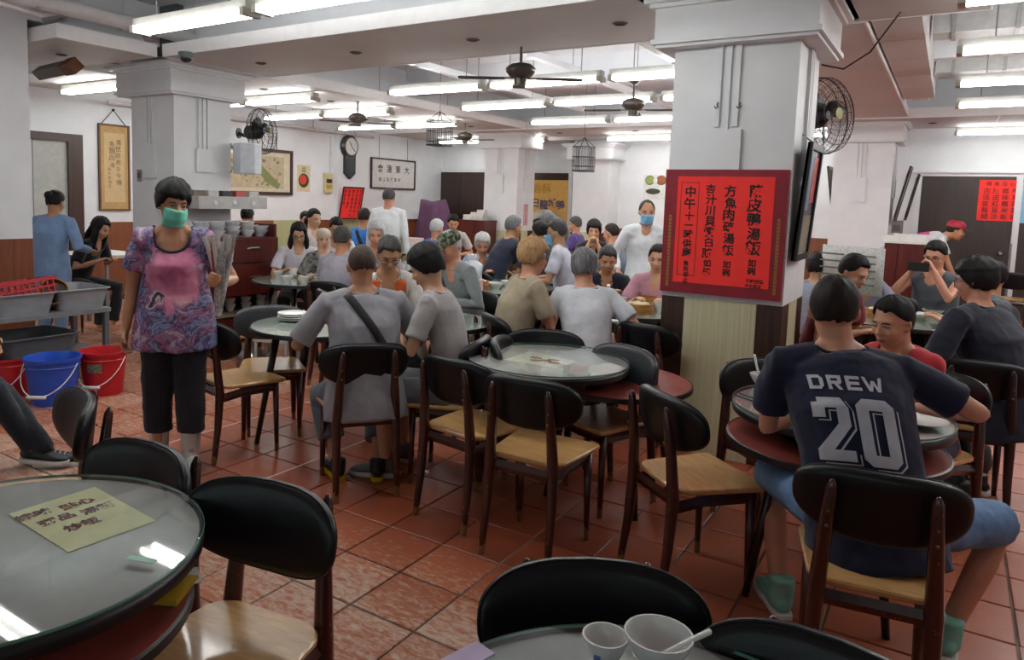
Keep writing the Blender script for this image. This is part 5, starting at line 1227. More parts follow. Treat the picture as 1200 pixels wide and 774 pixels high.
# steel shelf unit on the left pillar
q = atX(250, 232, -6.79); t = thing('wall_shelf', 'pale metal shelf with clutter fixed to the right face of the left pillar', 'shelf', (-6.79, float(q[1]), float(q[2])))
MB().bx(0, .35, -.45, .45, -.11, .02).build('shelf_tray', mat('shelf_pale', 'b6b6b4', .4), t, None)
for k in range(3): MB().ell((.352, -.25+k*.25, -.05), (.01, .03, .03), 10, 6).build('knob', PAPER, t, 180)
for k in range(5): MB().box((.15, -.36+k*.18, .05), (.18, .13, .06)).build('clutter_item', [mat('clutter_a', '7c6a5e', .6), mat('clutter_b', 'c2c2bd', .6), mat('clutter_c', '3c3a38', .6), mat('clutter_d', 'b85a50', .6), mat('clutter_b', 'c2c2bd', .6)][k], t, None)
# --- tub rack and buckets
RX = -5.85
zt = float(atX(70, 367, RX)[2]); zl = float(atX(60, 422, RX)[2]); y1 = float(atX(130, 357, RX)[1]); y0 = float(atX(-40, 375, RX)[1])
t = thing('steel_rack', 'grey steel two-shelf rack holding the dish tubs', 'rack', (RX, (y0+y1)/2, 0)); g = (y1-y0)/2
for z, nm in ((zt, 'top_shelf'), (zl, 'lower_shelf')): MB().bx(-.55, 0, -g, g, z-.035, z).build(nm, mat('rack_grey', '83868a', .4, .3), t, None)
for x in (-.52, -.03):
    for y in (-g+.03, g-.03): MB().bx(x-.02, x+.02, y-.02, y+.02, 0, zt-.035).build('leg', mat('rack_leg', '6d7176', .4, .4), t, None)
def tub(x, y, z, L, W, h, label, m, rz=0, holes=False, tilt=0):
    t = thing('dish_tub', label, 'tub', (x, y, z), rz); mb = MB()
    def ring(a, b, zz, n=5, r=.05):
        P = []
        for cx, cy, a0 in ((a-r, b-r, 0), (-a+r, b-r, 90), (-a+r, -b+r, 180), (a-r, -b+r, 270)):
            for k in range(n+1): th = math.radians(a0+90*k/n); P.append((cx+r*math.cos(th), cy+r*math.sin(th), zz))
        return P
    lv = [ring(W*.42, L*.43, 0), ring(W*.49, L*.49, h*.93), ring(W*.53, L*.52, h*.95), ring(W*.53, L*.52, h), ring(W*.485, L*.485, h), ring(W*.41, L*.42, .012)]
    n = len(lv[0]); V = sum(lv, []); F = []
    for i in range(5):
        for k in range(n): F.append((i*n+k, i*n+(k+1) % n, (i+1)*n+(k+1) % n, (i+1)*n+k))
    F.append(tuple(range(n))[::-1]); F.append(tuple(5*n+k for k in range(n)))
    mb.add(V, F); o = mb.build('tub_body', m, t, 35)
    if tilt: t.rotation_euler[1] = tilt
    return t
RP = mat('red_basket', 'b0222c', .4)
ys = [float(atX(px, 360, RX)[1]) for px in (12, 40, 70, 98, 128)]
tub(RX-.27, (ys[0]+ys[2])/2-.05, zt, abs(ys[2]-ys[0])+.1, .5, .17, 'light grey tub on the rack top, left one, under the red basket', GREYP)
tub(RX-.27, (ys[2]+ys[4])/2+.02, zt, abs(ys[4]-ys[2])+.02, .5, .17, 'light grey tub on the rack top, right one, with a yellow lid in it', GREYP)
yl = [float(atX(px, 400, RX)[1]) for px in (8, 96)]
tub(RX-.27, (yl[0]+yl[1])/2, zl, yl[1]-yl[0], .5, .19, 'dark grey tub on the lower shelf of the rack', mat('tub_dark_grey', '5f6367', .45))
t = thing('red_basket', 'red slatted plastic basket resting in the left tub', 'basket', (RX-.25, (ys[0]+ys[1])/2+.02, zt+.115), 0); t.rotation_euler = (math.radians(6), math.radians(-8), 0)
MB().bx(-.2, .2, -.25, .25, 0, .01).build('basket_floor', RP, t, None)
for (a, b, c_, d_) in ((-.22, .22, -.28, -.265), (-.22, .22, .265, .28), (-.22, -.205, -.28, .28), (.205, .22, -.28, .28)):
    MB().bx(a, b, c_, d_, .10, .125).build('rim_bar', RP, t, None)
    MB().bx(a, b, c_, d_, .045, .06).build('side_bar', RP, t, None)
for k in range(12):
    for s in (-1, 1): MB().bx(s*.212-.007, s*.212+.007, -.26+k*.046, -.25+k*.046, 0, .11).build('slat', RP, t, None)
q = (RX-.18, ys[2]+.05, zt+.13); t = thing('drum_lid', 'yellow-brown round lid leaning in the right tub', 'lid', q); t.rotation_euler = (math.radians(62), 0, math.radians(60))
MB().lathe([(0, 0), (.105, 0), (.11, .01), (.11, .07), (.103, .07), (.098, .015), (0, .015)], (0, 0, 0), 28).build('lid_body', mat('lid_yellow', 'a9762a', .5, var=.15), t, 40)
MB().lathe([(0, .016), (.096, .016), (.096, .03), (0, .03)], (0, 0, 0), 24).build('lid_liner', mat('lid_brown', '3c2616', .6, var=.4, scale=30), t, 40)
def bucket(x, y, r, h, label, m, hr=0, sticker=False):
    t = thing('bucket', label, 'bucket', (x, y, 0), hr)
    MB().lathe([(0, 0), (r*.78, 0), (r*.79, .02), (r*.97, h*.93), (r*1.03, h*.94), (r*1.04, h), (r*.98, h), (r*.95, h*.93), (r*.76, .025), (0, .025)], (0, 0, 0), 40).build('pail', m, t, 45)
    MB().lathe([(r*.95, h*.80), (r*.99, h*.82), (r*.965, h*.84)], (0, 0, 0), 40, caps=False).build('band', m, t, 45)
    pts = [(r*1.03*math.cos(a), -(.02+r*1.05*abs(math.sin(a))), h*.88-.62*h*math.sin(a)) for a in np.linspace(0, math.pi, 17)]
    hd = MB().tube(pts, .0045, 6).build('handle', PAPER, t); c_ = pts[8]
    MB().tube([(c_[0]-.06, c_[1], c_[2]), (c_[0]+.06, c_[1], c_[2])], .013, 10, round_caps=True).build('grip', PAPER, hd)
    if sticker:
        m2 = MB(); V = []
        for i in range(7):
            a = -math.pi/2-.28+i*.11
            for zz in (h*.56, h*.76): V.append(((r*(.79+.19*zz/h)+.003)*math.cos(a), (r*(.79+.19*zz/h)+.003)*math.sin(a), zz))
        m2.add(V, [(2*i, 2*i+2, 2*i+3, 2*i+1) for i in range(6)]); m2.build('sticker', mat('sticker_grey', '7f8a6c', .5, var=.4, scale=60), t, 180)
    return t
va = math.radians(33)
def bpos(px, py, r):
    g_ = atz(px, py); d = g_[:2]/np.linalg.norm(g_[:2]); return g_[:2]+d*r*.78
q = bpos(63, 477, .19); bucket(q[0], q[1], .19, .345, 'blue plastic bucket between the two red buckets', mat('bucket_blue', '2a57c4', .35), va)
q = bpos(122, 465, .175); bucket(q[0], q[1], .175, .34, 'red plastic bucket with a sticker, right of the blue one', mat('bucket_red', 'c4202a', .35), va, True)
q = bpos(13, 468, .16); bucket(q[0], q[1], .14, .30, 'small red bucket cut by the left edge, left of the blue one', mat('bucket_red', 'c4202a', .35), va)
# black device on the near left pillar
q = atD(4, 255, 5.9); t = thing('paging_post', 'black metal post with a device box at the left edge', 'post', (q[0]-.12, q[1]-.08, 0))
MB().bx(-.03, .03, -.03, .03, 0, 1.55).build('post', BLACKP, t, None); MB().bx(-.07, .07, -.06, .06, 1.40, 1.66).build('device_box', mat('device_black', '25282b', .4), t, None); MB().tube([(.08, -.1, 1.4), (.12, -.12, 1.1), (.05, -.1, .9)], .008, 6).build('cable', BLACKP, t)
# white side table of the girl in black
q = atz(128, 298, .78); t = thing('side_table', 'white rectangular side table in front of the girl in black', 'table', (q[0]-.25, q[1], 0))
MB().bx(-.45, .45, -.4, .4, .74, .78).build('tabletop', PAPER, t, None)
for x in (-.4, .4):
    for y in (-.35, .35): MB().bx(x-.02, x+.02, y-.02, y+.02, 0, .74).build('leg', mat('grey_leg', '8a8c90', .4, .3), t, None)
q = atz(103, 297, .80); t = thing('tissue_roll', 'pale cardboard cone standing on the white side table', 'cone', (q[0], q[1], .78)); MB().lathe([(0, 0), (.07, 0), (.05, .16), (0, .16)], (0, 0, 0), 16).build('cone_body', mat('cone_cream', 'c9b4a0', .7), t, 50)
# --- near table paper sheets, cup, bowl
def sheet(pts, z, label, m, name='menu_sheet', th=.0008, group=None):
    P = [atz(px, py, z)[:2] for px, py in pts]; c_ = sum(P)/len(P); t = thing(name, label, 'menu sheet', (c_[0], c_[1], z))
    MB().prism([(p[0]-c_[0], p[1]-c_[1]) for p in P], 0, th).build('sheet', m, t, None); return t, [p-c_ for p in P]
t, P = sheet([(10, 603), (80, 648), (183, 611), (111, 571)], .753, 'yellow menu sheet with dark red brush characters under the foreground glass', YPAP)
e1 = (P[2]-P[1]); e2 = (P[0]-P[1]); ang = math.atan2(e1[1], e1[0])
M_ = Matrix.Translation((0, 0, .001)) @ Matrix.Rotation(ang, 4, 'Z')
RM = mat('brush_dark_red', '5a1a18', .7); it = []
W_, H_ = np.linalg.norm(e1), np.linalg.norm(e2)
for k, (u, v, s_) in enumerate(((-.27, .24, '燒味'), (-.17, .06, '粥品'), (-.07, -.13, '炒飯'), (.14, .20, '點心'), (.22, .03, '湯麵'))): it.append((s_, W_*(u*1.15-.02), H_*(v*1.25+.02), .043, 0))
glyphs(it, 'lettering', RM, t, M_, fat=.02); glyphs(it, 'red_halo', mat('brush_red', 'a8503c', .7), t, Matrix.Translation((0, 0, .0006)) @ Matrix.Rotation(ang, 4, 'Z'), fat=.05)
t, P = sheet([(590, 422), (652, 432), (677, 424), (622, 412)], .753, 'pale menu sheet with brown pictures under the glass of the middle table', mat('cream_sheet', 'e2ddd0', .8))
it = []
for k, (u, v) in enumerate(((-.05, .03), (.02, .0), (.08, -.02), (-.02, -.03), (.05, .04))): MB().ell((u, v, .0012), (.034, .024, .0006), 12, 4).build('printed_dish', mat('dish_brown', '9a5c38', .6), t, 180)
def card(px, py, z, w, h, rot, label, m, th=.002, cat='card', name='card'):
    q = atz(px, py, z); t = thing(name, label, cat, q, math.radians(rot)); MB().bx(-w/2, w/2, -h/2, h/2, 0, th).build('card_body', m, t, None); return t
card(172, 692, .645, .20, .12, 30, 'yellow folder lying on the red lower shelf of the foreground table', mat('folder_yellow', 'c8a52a', .6), .012)
card(204, 680, .646, .12, .08, 60, 'white slip lying on the red lower shelf of the foreground table', PAPER, .003)
card(166, 656, .766, .07, .018, 20, 'small green tab on the foreground glass table', mat('tab_green', '9cc9b4', .6), .001)
card(548, 772, .766, .09, .05, 75, 'lilac slip lying at the left edge of the bottom table', mat('lilac_paper', 'b9a8c8', .7), .004)
q = atz(708, 776, .765); t = bowl((q[0], q[1], .765), 'white handleless tea cup on the bottom table', 'cup', .042, .052, name='tea_cup', m=PORC)
MB().bx(-.006, .006, -.036, -.0352, .014, .03).build('printed_mark', BLUEP, t, None)
q = atz(770, 780, .765); t = bowl((q[0], q[1], .765), 'white porcelain rice bowl on the bottom table, spoon in it', 'bowl', .062, .062)
def spoon(loc, d, label, tilt=35, L=.13, m=None):
    t = thing('soup_spoon', label, 'spoon', loc, d); mb = MB(); tl = math.radians(tilt)
    mb.ell((0, 0, 0), (.022, .016, .008), 12, 8); mb.tube([(.012, 0, .002), (.04, 0, .006+.03*math.tan(tl)), (L*math.cos(tl), 0, L*math.sin(tl)+.004)], [(.008, .005), (.007, .004), (.009, .004)], 8, side=(0, 1, 0), round_caps=True)
    mb.build('spoon_body', m or PORC, t, 180); return t
spoon((q[0]-.005, q[1]-.01, .785), math.radians(25), 'white spoon leaning in the rice bowl on the bottom table', 30, .11)
# --- small table of the man in the jersey
for px, py, r, lab in ((893, 452, .058, 'white bowl with an upright spoon on the small table, left one'), (905, 468, .05, 'white bowl nearer the man in the jersey on the small table'), (912, 452, .05, 'white bowl half hidden behind the jersey sleeve')):
    q = atz(px, py, .765); bowl((q[0], q[1], .765), lab, 'bowl', r, .055)
q = atz(893, 452, .765); spoon((q[0], q[1], .79), math.radians(150), 'white spoon standing in the left bowl on the small table', 62, .12)
q = atz(906, 468, .765); spoon((q[0], q[1], .785), math.radians(60), 'dark handled spoon in the bowl nearer the jersey', 55, .12, mat('spoon_dark', '4a4a58', .3))
for k, (a, b) in enumerate((((862, 463), (908, 480)), ((866, 461), (912, 477)))):
    A, B = atz(*a, .768), atz(*b, .768); t = thing('chopstick', 'black chopstick on the small table, %s one' % ('nearer', 'farther')[k], 'chopstick'); MB().tube([A, B], [.0035, .0045], 6).build('stick', BLACKP, t)
q = atz(1098, 503, .765); t = thing('plate', 'white plate at the right end of the small table beside the jersey', 'plate', (q[0]-.06, q[1]+.05, .765)); PL = [(0, .0), (.06, 0), (.10, .014), (.10, .018), (.06, .006), (0, .006)]; MB().lathe(PL, (0, 0, 0), 32).build('plate_body', PORC, t, 50)
# bowl held by the woman in red
i = INFO[rd.name]
h_ = Matrix.Rotation(i['th']-math.pi/2, 4, 'Z'); h_.translation = rd.location
c_ = h_ @ Vector((i['WR'][-1]+i['WR'][1])/2+V3(0, .10, .03)); bowl(c_, 'brown glazed bowl held by the woman in the red tank top', 'bowl', .06, .055, m=mat('brown_glaze', '8a4a2e', .3))
# --- plates and table clutter on the left table
q = atz(343, 376, .75)
for k in range(4):
    t = thing('plate', '%s plate of the stack on the table beside the man with the shoulder strap' % ('bottom', 'second', 'third', 'top')[k], 'plate', (q[0], q[1], .75+k*.013), 0, 'stacked plates'); MB().lathe([(r*1.0, z) for r, z in PL], (0, 0, 0), 28).build('plate_body', PORC, t, 50)
def sitem(px, py, z, label, cat, kind='cup', **k):
    q = atz(px, py, z); return q
def box_item(px, py, z, d, label, m, cat='box', name='box', rz=20, D=None, lid=None):
    z = .75; q = tp(px, py, z) if py < 30 else snap(atz(px, py, z), .14); t = thing(name, label, cat, q, math.radians(rz)); MB().bx(-d[0]/2, d[0]/2, -d[1]/2, d[1]/2, 0, d[2]).build('box_body', m, t, None)
    MB().bx(-d[0]/2-.003, d[0]/2+.003, -d[1]/2-.003, d[1]/2+.003, d[2]*.82, d[2]+.003).build('box_lid', lid or m, t, None); return t
box_item(481, 362, .75, (.16, .05, .15), 'pink and green stand-up card on the table before the man in glasses', mat('card_green', '2f6b4a', .6), 'card', 'menu_card', 30, lid=mat('card_pink', 'd7a3ab', .6))
box_item(466, 360, .75, (.035, .03, .20), 'narrow yellow holder on the table before the man in glasses', mat('pale_yellow', 'd5c86a', .6), 'holder', 'order_holder', 30)
t = thing('order_slip', 'white slips sticking out of the yellow holder', 'paper', atz(464, 356, .93), .4); MB().bx(-.02, .02, -.001, .001, -.04, .06).build('slip', PAPER, t, None)
for k, (px, py) in enumerate(((497, 372), (505, 368), (488, 374))):
    q = atz(px, py, .75); bowl((q[0], q[1], .75), 'white tea cup beside the youth, %s of three' % ('middle', 'right', 'left')[k], 'cup', .037, .05, name='tea_cup')
# --- kettle, stove stool
q = atz(290, 434); t = thing('kettle', 'steel kettle with wooden handle on the floor by the cabinet', 'kettle', (q[0]-.06, q[1]+.1, 0), math.radians(40))
MB().lathe([(0, 0), (.135, 0), (.14, .02), (.14, .10), (.13, .13), (.09, .17), (.05, .185), (0, .185)], (0, 0, 0), 32).build('kettle_body', STEEL, t, 45)
MB().lathe([(.0, .185), (.055, .185), (.05, .2), (.015, .205), (.015, .225), (.0, .228)], (0, 0, 0), 20).build('lid', STEEL, t, 45)
MB().tube([(.12, 0, .09), (.18, 0, .13), (.215, 0, .19)], [.025, .018, .013], 10).build('spout', STEEL, t)
hd = MB().tube([(-.11, 0, .14), (-.12, 0, .24), (-.08, 0, .28), (.08, 0, .28), (.11, 0, .24), (.10, 0, .15)], .006, 8).build('handle', STEEL, t); MB().tube([(-.09, 0, .282), (.09, 0, .282)], .015, 10, round_caps=True).build('grip', PLY, hd)
q = atz(333, 440); t = thing('stove_stand', 'small white metal stand with round holes under the table by the kettle', 'stand', (q[0]-.2, q[1]+.1, 0), math.radians(25))
MB().bx(-.16, .16, -.16, .16, .28, .46).build('stand_box', mat('stand_white', 'a9a49c', .5), t, None)
for x in (-.14, .14):
    for y in (-.14, .14): MB().bx(x-.012, x+.012, y-.012, y+.012, 0, .28).build('leg', mat('stand_white', 'a9a49c', .5), t, None)
for k in range(3): MB().tube([(-.08+k*.08, -.161, .37), (-.08+k*.08, -.163, .37)], .016, 12).build('vent_hole', BLACKP, t, None)
# --- background tables
def far_table(px, D, r, label, z=.75, m=None):
    q = tp(px, D, z); round_table(q[0], q[1], label, r, z, m); return q
WCLOTH = mat('white_table_cloth', 'd2d2ce', .8)
far_table(356, 7.35, .5, 'round table of white crockery before the woman with long black hair')
far_table(568, 7.35, .68, 'large round table in front of the far pillar with plates and bags')
far_table(742, 6.0, .5, 'table with bamboo steamers left of the near pillar')
far_table(768, 7.6, .45, 'small white clothed table behind the woman in pink', m=WCLOTH)
far_table(1052, 5.95, .6, 'round dining table of the man with the phone at the right')
far_table(462, 9.0, .5, 'dark table between the man in bright blue and the old woman')
far_table(494, 11.6, .55, 'dark table with white boxes in front of the purple cloth')
far_table(672, 8.1, .5, 'table between the masked man and the woman under the sea picture')
def cups(lst, z, grp, where):
    for k, (px, py, kind, r) in enumerate(lst):
        q = tp(px, py, z); h = {'cup': .06, 'bowl': .055, 'pot': .09, 'glass': .09}[kind]
        lab = '%s from the left of the white %s' % (ORD[k], where)
        if kind == 'pot': teapot(q, lab, r)
        else: bowl((q[0], q[1], z), lab, kind if kind != 'glass' else 'cup', r, h, grp, name={'cup': 'tea_cup', 'bowl': 'bowl', 'glass': 'tumbler'}[kind])
def teapot(q, lab, r=.07, grp=None, m=None, rz=0):
    t = thing('teapot', lab, 'teapot', q, rz, grp); m = m or PORC
    MB().lathe([(0, 0), (r*.6, 0), (r*.95, r*.5), (r, r*.9), (r*.7, r*1.35), (r*.35, r*1.5), (0, r*1.5)], (0, 0, 0), 24).build('pot_body', m, t, 60)
    MB().lathe([(0, r*1.5), (r*.36, r*1.48), (r*.12, r*1.65), (r*.14, r*1.8), (0, r*1.88)], (0, 0, 0), 16).build('lid', m, t, 60)
    MB().tube([(r*.8, 0, r*.6), (r*1.4, 0, r*.9), (r*1.6, 0, r*1.35)], [r*.25, r*.16, r*.11], 10).build('spout', m, t)
    MB().tube([(-r*.8, 0, r*1.1), (-r*1.4, 0, r*1.1), (-r*1.4, 0, r*.6), (-r*.85, 0, r*.4)], r*.1, 8).build('handle', m, t)
cups([(326, 7.5, 'cup', .05), (336, 7.15, 'bowl', .06), (346, 7.5, 'pot', .06), (356, 7.1, 'cup', .05), (365, 7.45, 'bowl', .07), (374, 7.1, 'cup', .05), (383, 7.4, 'bowl', .06), (391, 7.25, 'cup', .045)], .75, 'crockery on the left rear table', 'crockery on the table before the long haired woman')
cups([(522, 7.3, 'cup', .05), (543, 7.0, 'bowl', .06), (580, 7.1, 'bowl', .08), (596, 7.3, 'bowl', .08), (608, 7.05, 'cup', .05), (620, 7.3, 'bowl', .06)], .75, 'crockery on the centre table', 'crockery on the large centre table')
cups([(1030, 6.3, 'cup', .04), (1043, 6.35, 'pot', .065), (1062, 6.3, 'cup', .04), (1076, 5.85, 'bowl', .10), (1093, 6.1, 'bowl', .08)], .75, 'crockery on the right table', 'crockery on the phone user\'s table')
cups([(718, 6.1, 'bowl', .045), (729, 6.25, 'cup', .04), (771, 5.8, 'glass', .04), (780, 6.0, 'cup', .04)], .75, 'crockery on the steamer table', 'crockery on the steamer table')
cups([(737, 7.5, 'bowl', .07), (755, 7.4, 'bowl', .08), (771, 7.6, 'cup', .05), (786, 7.45, 'bowl', .06)], .75, 'crockery on the white clothed table', 'crockery on the white clothed table')
cups([(452, 9.0, 'cup', .06), (466, 8.9, 'bowl', .07), (478, 9.1, 'cup', .05)], .75, 'crockery behind the old woman', 'crockery behind the old woman')
cups([(668, 8.1, 'bowl', .08), (683, 7.9, 'bowl', .08), (659, 8.0, 'cup', .05)], .75, 'crockery before the woman under the sea picture', 'crockery before the woman under the sea picture')
def steamer(px, py, z, r, label, food=True):
    q = tp(px, py, z); t = thing('bamboo_steamer', label, 'steamer', (q[0], q[1], z))
    MB().lathe([(0, .015), (r*.97, .015), (r*.97, 0), (r, 0), (r, .03), (r*1.02, .032), (r*1.02, .045), (r, .047), (r, .075), (r*.94, .075), (r*.94, .025), (0, .025)], (0, 0, 0), 32).build('basket', BAMB, t, 40)
    if food:
        for k in range(4): a = k*1.57+.4; MB().ell((r*.45*math.cos(a), r*.45*math.sin(a), .055), (r*.36, r*.36, .03), 12, 8).build('bun', mat('bun_cream', 'd8c3a0', .7), t, 180)
    return t
steamer(747, 5.8, .75, .12, 'bamboo steamer with pale buns at the front of the steamer table')
steamer(757, 6.2, .75, .10, 'bamboo steamer behind the front one on the steamer table', False)
steamer(1028, 5.9, .75, .10, 'bamboo steamer on the table of the man with the phone')
steamer(563, 7.05, .75, .08, 'small bamboo steamer among plates on the large centre table')
card(728, 378, .75, .16, .10, 20, 'folded white napkin in front of the bamboo steamer', PAPER, .012, 'napkin', 'napkin')
box_item(712, 6.3, .75, (.02, .12, .15), 'white upright card behind the steamers', PAPER, 'card', 'table_card')
def bag(px, py, z, w, h, label, m):
    q = tp(px, py, .75); t = thing('plastic_bag', label, 'bag', q); mb = MB(); rg = random.Random(px)
    mb.lathe([(0, 0), (w*.45, 0), (w*.52, h*.3), (w*.45, h*.65), (w*.25, h*.78), (w*.3, h), (0, h*.9)], (0, 0, 0), 18)
    mb.v = [(v[0]*(1+rg.uniform(-.2, .2)), v[1]*(1+rg.uniform(-.2, .2)), v[2]*(1+rg.uniform(-.06, .06))) for v in mb.v]; mb.build('bag_body', m, t, 50)
    for s in (-1, 1): MB().tube([(s*w*.2, 0, h*.75), (s*w*.3, 0, h*1.05), (s*w*.1, 0, h*1.05), (s*w*.12, 0, h*.75)], (.012, .004), 6).build('bag_handle', m, t)
bag(553, 7.75, .77, .22, .26, 'white plastic bag behind the white haired old woman', mat('bag_white', 'd0d2d8', .4)); bag(533, 7.45, .76, .2, .26, 'lilac plastic bag on the large centre table', mat('bag_lilac', 'c2b4ce', .4)); bag(546, 7.35, .75, .18, .16, 'small grey-white bag between the lilac and the white bag', mat('bag_grey', 'b9bac2', .4))
box_item(552, 6.9, .75, (.2, .14, .10), 'pink paper box at the front of the large centre table', mat('box_pink', 'd9a8ae', .6))
box_item(486, 11.4, .78, (.22, .2, .22), 'pale pink carton stack on the dark table by the purple cloth', mat('carton_pink', 'd0bcbc', .6)); box_item(497, 11.5, .78, (.3, .2, .12), 'white carton beside the pale pink one', mat('carton_white', 'cfccc6', .6))
# --- purple cloth over a stand, maroon counters at the back
xl, xr = float(atY(491, 245, 13.6)[0]), float(atY(541, 245, 13.6)[0]); w = xr-xl; zt = float(atY(510, 235, 13.6)[2])
t = thing('draped_stand', 'stand draped in a purple cloth in front of the dark back door', 'stand', ((xl+xr)/2, 13.3, 0))
m = MB(); N = 40; V = []; lev = [(zt, .55), (zt*.93, .62), (zt*.75, .78), (zt*.5, .9), (zt*.25, 1.0), (.02, 1.05)]
for z, k in lev:
    for i in range(N):
        a = 2*math.pi*i/N; rr = 1+.09*math.sin(a*9)*(1.1-z/zt*.6)+.05*math.sin(a*5+1); bump = (.035*math.cos(a*2-.5) if z > zt*.9 else 0)
        V.append((w/2*k*rr*math.cos(a), .28*k*rr*math.sin(a), z+bump*zt*.6))
V.append((0, 0, zt*.985)); F = []
for j in range(len(lev)-1):
    for i in range(N): F.append((j*N+i, (j+1)*N+i, (j+1)*N+(i+1) % N, j*N+(i+1) % N))
for i in range(N): F.append((len(V)-1, i, (i+1) % N))
m.add(V, F).build('purple_cloth', fabric('6c4a68', 'purple_cloth'), t, 180)
def counter(px0, px1, Y, ztop_px, label, m=MAROON, depth=.5, top=None):
    x0, x1 = float(atY(px0, ztop_px, Y)[0]), float(atY(px1, ztop_px, Y)[0]); z = float(atY((px0+px1)/2, ztop_px, Y)[2]); t = thing('counter', label, 'counter', ((x0+x1)/2, Y, 0)); g = (x1-x0)/2
    MB().bx(-g, g, 0, depth, .08, z-.03).build('counter_body', m, t, None); MB().bx(-g-.02, g+.02, -.02, depth, z-.03, z).build('counter_top', top or m, t, None); MB().bx(-g+.03, g-.03, .03, depth, 0, .08).build('plinth', BLACKP, t, None)
    n = 3
    for k in range(n): MB().bx(-g+2*g*k/n+.01, -g+2*g*(k+1)/n-.01, -.012, 0, .1, z-.05).build('counter_door', m, t, None)
    return t, z
t, z = counter(537, 567, 11.8, 258, 'maroon counter left of the far pillar', top=MAROON, depth=.46)
for k, px in enumerate((548, 556, 563)):
    q = atY(px, 256, 11.95); t = thing('towel_stack', '%s pile of white cloths on the maroon counter by the far pillar' % ('left', 'middle', 'right')[k], 'cloth', (q[0], 12.0, z), 0)
    for j in range(2+k): MB().box((0, 0, .025+j*.05), (.15, .2, .045), rz=.1*j).build('folded_cloth', PAPER, t, None)
t, z = counter(1037, 1085, 10.6, 283, 'maroon counter under the dark door at the right', top=PAPER)
q = atY(1060, 280, 10.7); t = thing('paper_pile', 'low pile of white papers on the right counter', 'papers', (q[0], 10.8, z)); MB().box((0, 0, .03), (.5, .3, .06)).build('papers', PAPER, t, None); MB().box((.05, 0, .07), (.35, .28, .03), rz=.1).build('papers', PAPER, t, None)
# waiter's trolley
q = atz(744, 300, .72); t = thing('serving_trolley', 'small dark serving trolley beside the waiter', 'trolley', (q[0], q[1], 0), .2)
for z in (.72, .3): MB().bx(-.28, .28, -.22, .22, z-.03, z).build('tray', mat('trolley_brown', '3a2118', .4), t, None)
for x in (-.26, .26):
    for y in (-.2, .2): MB().tube([(x, y, .04), (x, y, .8)], .012, 8).build('post', STEEL, t); MB().tube([(x-.012, y, .035), (x+.012, y, .035)], .035, 12).build('wheel', BLACKP, t)
t = thing('soup_pot', 'steel pot on the serving trolley', 'pot', (q[0], q[1], .72)); MB().lathe([(0, 0), (.13, 0), (.15, .02), (.15, .14), (.16, .145), (.145, .15), (.14, .03), (0, .03)], (0, 0, 0), 24).build('pot_body', STEEL, t, 40); MB().tube([(.15, 0, .11), (.19, .03, .11), (.19, -.03, .11), (.15, 0, .1)], .007, 6).build('pot_handle', STEEL, t)
# --- things held
def local_pt(t, v):
    i = INFO[t.name]; M = Matrix.Rotation(i['th']-math.pi/2, 4, 'Z'); M.translation = t.location; return M @ Vector([float(x) for x in v])
i = INFO[woman.name]; dd = i['WR'][-1]-i['EL'][-1]; dd /= np.linalg.norm(dd); c_ = local_pt(woman, i['WR'][-1]+dd*.08+V3(-.015, -.045, .0))
NEWS = mat('newsprint', 'd2d0cc', .85, var=.12, scale=70); NEWSD = mat('newsprint_dark', 'aaa7a4', .85, var=.25, scale=70); rg = random.Random(5)
LABS = ['folded newspaper in the masked woman\'s hand, nearest the viewer', 'red covered magazine in the bundle of newspapers', 'folded newspaper at the left of the held bundle', 'folded newspaper at the right of the held bundle', 'tall folded newspaper sticking out above the bundle', 'short folded newspaper low in the held bundle', 'tilted newspaper leaning right in the held bundle', 'newspaper at the back of the held bundle', 'pale folded newspaper in the middle of the bundle', 'creased newspaper leaning left in the bundle', 'thin newspaper between others in the held bundle']
for k in range(11):
    t = thing('newspaper', LABS[k], 'newspaper', c_, i['th']-math.pi/2, 'newspapers held by the woman')
    u = (k-5)/5; xo = -.028*u; tl = -.05-.13*u+rg.uniform(-.05, .05); yo = -.03+.06*((k*7) % 11)/10
    m = MB(); m.M = xf((xo, yo, rg.uniform(.0, .06)), 0, 0, tl)
    L = rg.uniform(.32, .42); wd = rg.uniform(.013, .019); pts = [(math.sin(z_*14+k)*.005, math.cos(z_*9+k)*.004, z_) for z_ in np.linspace(-L*.5, L*.5, 8)]
    m.tube(pts, [(wd*.8, .005)]+[(wd, .006)]*5+[(wd*1.25, .004)]*2, 8, side=(1, .5*math.sin(k*2.0), 0)); m.build('folded_pages', mat('magazine_red', 'a83038', .5) if k == 1 else (NEWSD if k % 3 == 0 else NEWS), t, 30)
    m = MB(); m.M = xf((xo, yo-.008, .02), 0, 0, tl*1.4); m.tube([(wd*.3, 0, L*.1), (wd*.9, .008, L*.34), (wd*1.6, .02, L*.56)], [(wd*.7, .0015)]*3, 4, side=(1, 0, 0)); m.build('loose_page', PAPER, t, None)
i = INFO[ph.name]; c_ = local_pt(ph, (i['WR'][-1]+i['WR'][1])/2+V3(-.0, .075, .045)); t = thing('smartphone', 'black smartphone held up by the man in grey vest', 'phone', c_, i['th']-math.pi/2)
m = MB(); m.bx(-.078, .078, -.004, .004, -.037, .037).build('phone_body', BLACKP, t, None); MB().bx(-.07, .07, -.0052, -.004, -.033, .033).build('screen', mat('phone_screen', '1c2228', .1), t, None)
i = INFO[nw.name]; c_ = local_pt(nw, (i['WR'][-1]+i['WR'][1])/2+V3(0, .06, .06)); t = thing('newspaper', 'open newspaper held by the person in lilac sleeves', 'newspaper', c_, i['th']-math.pi/2)
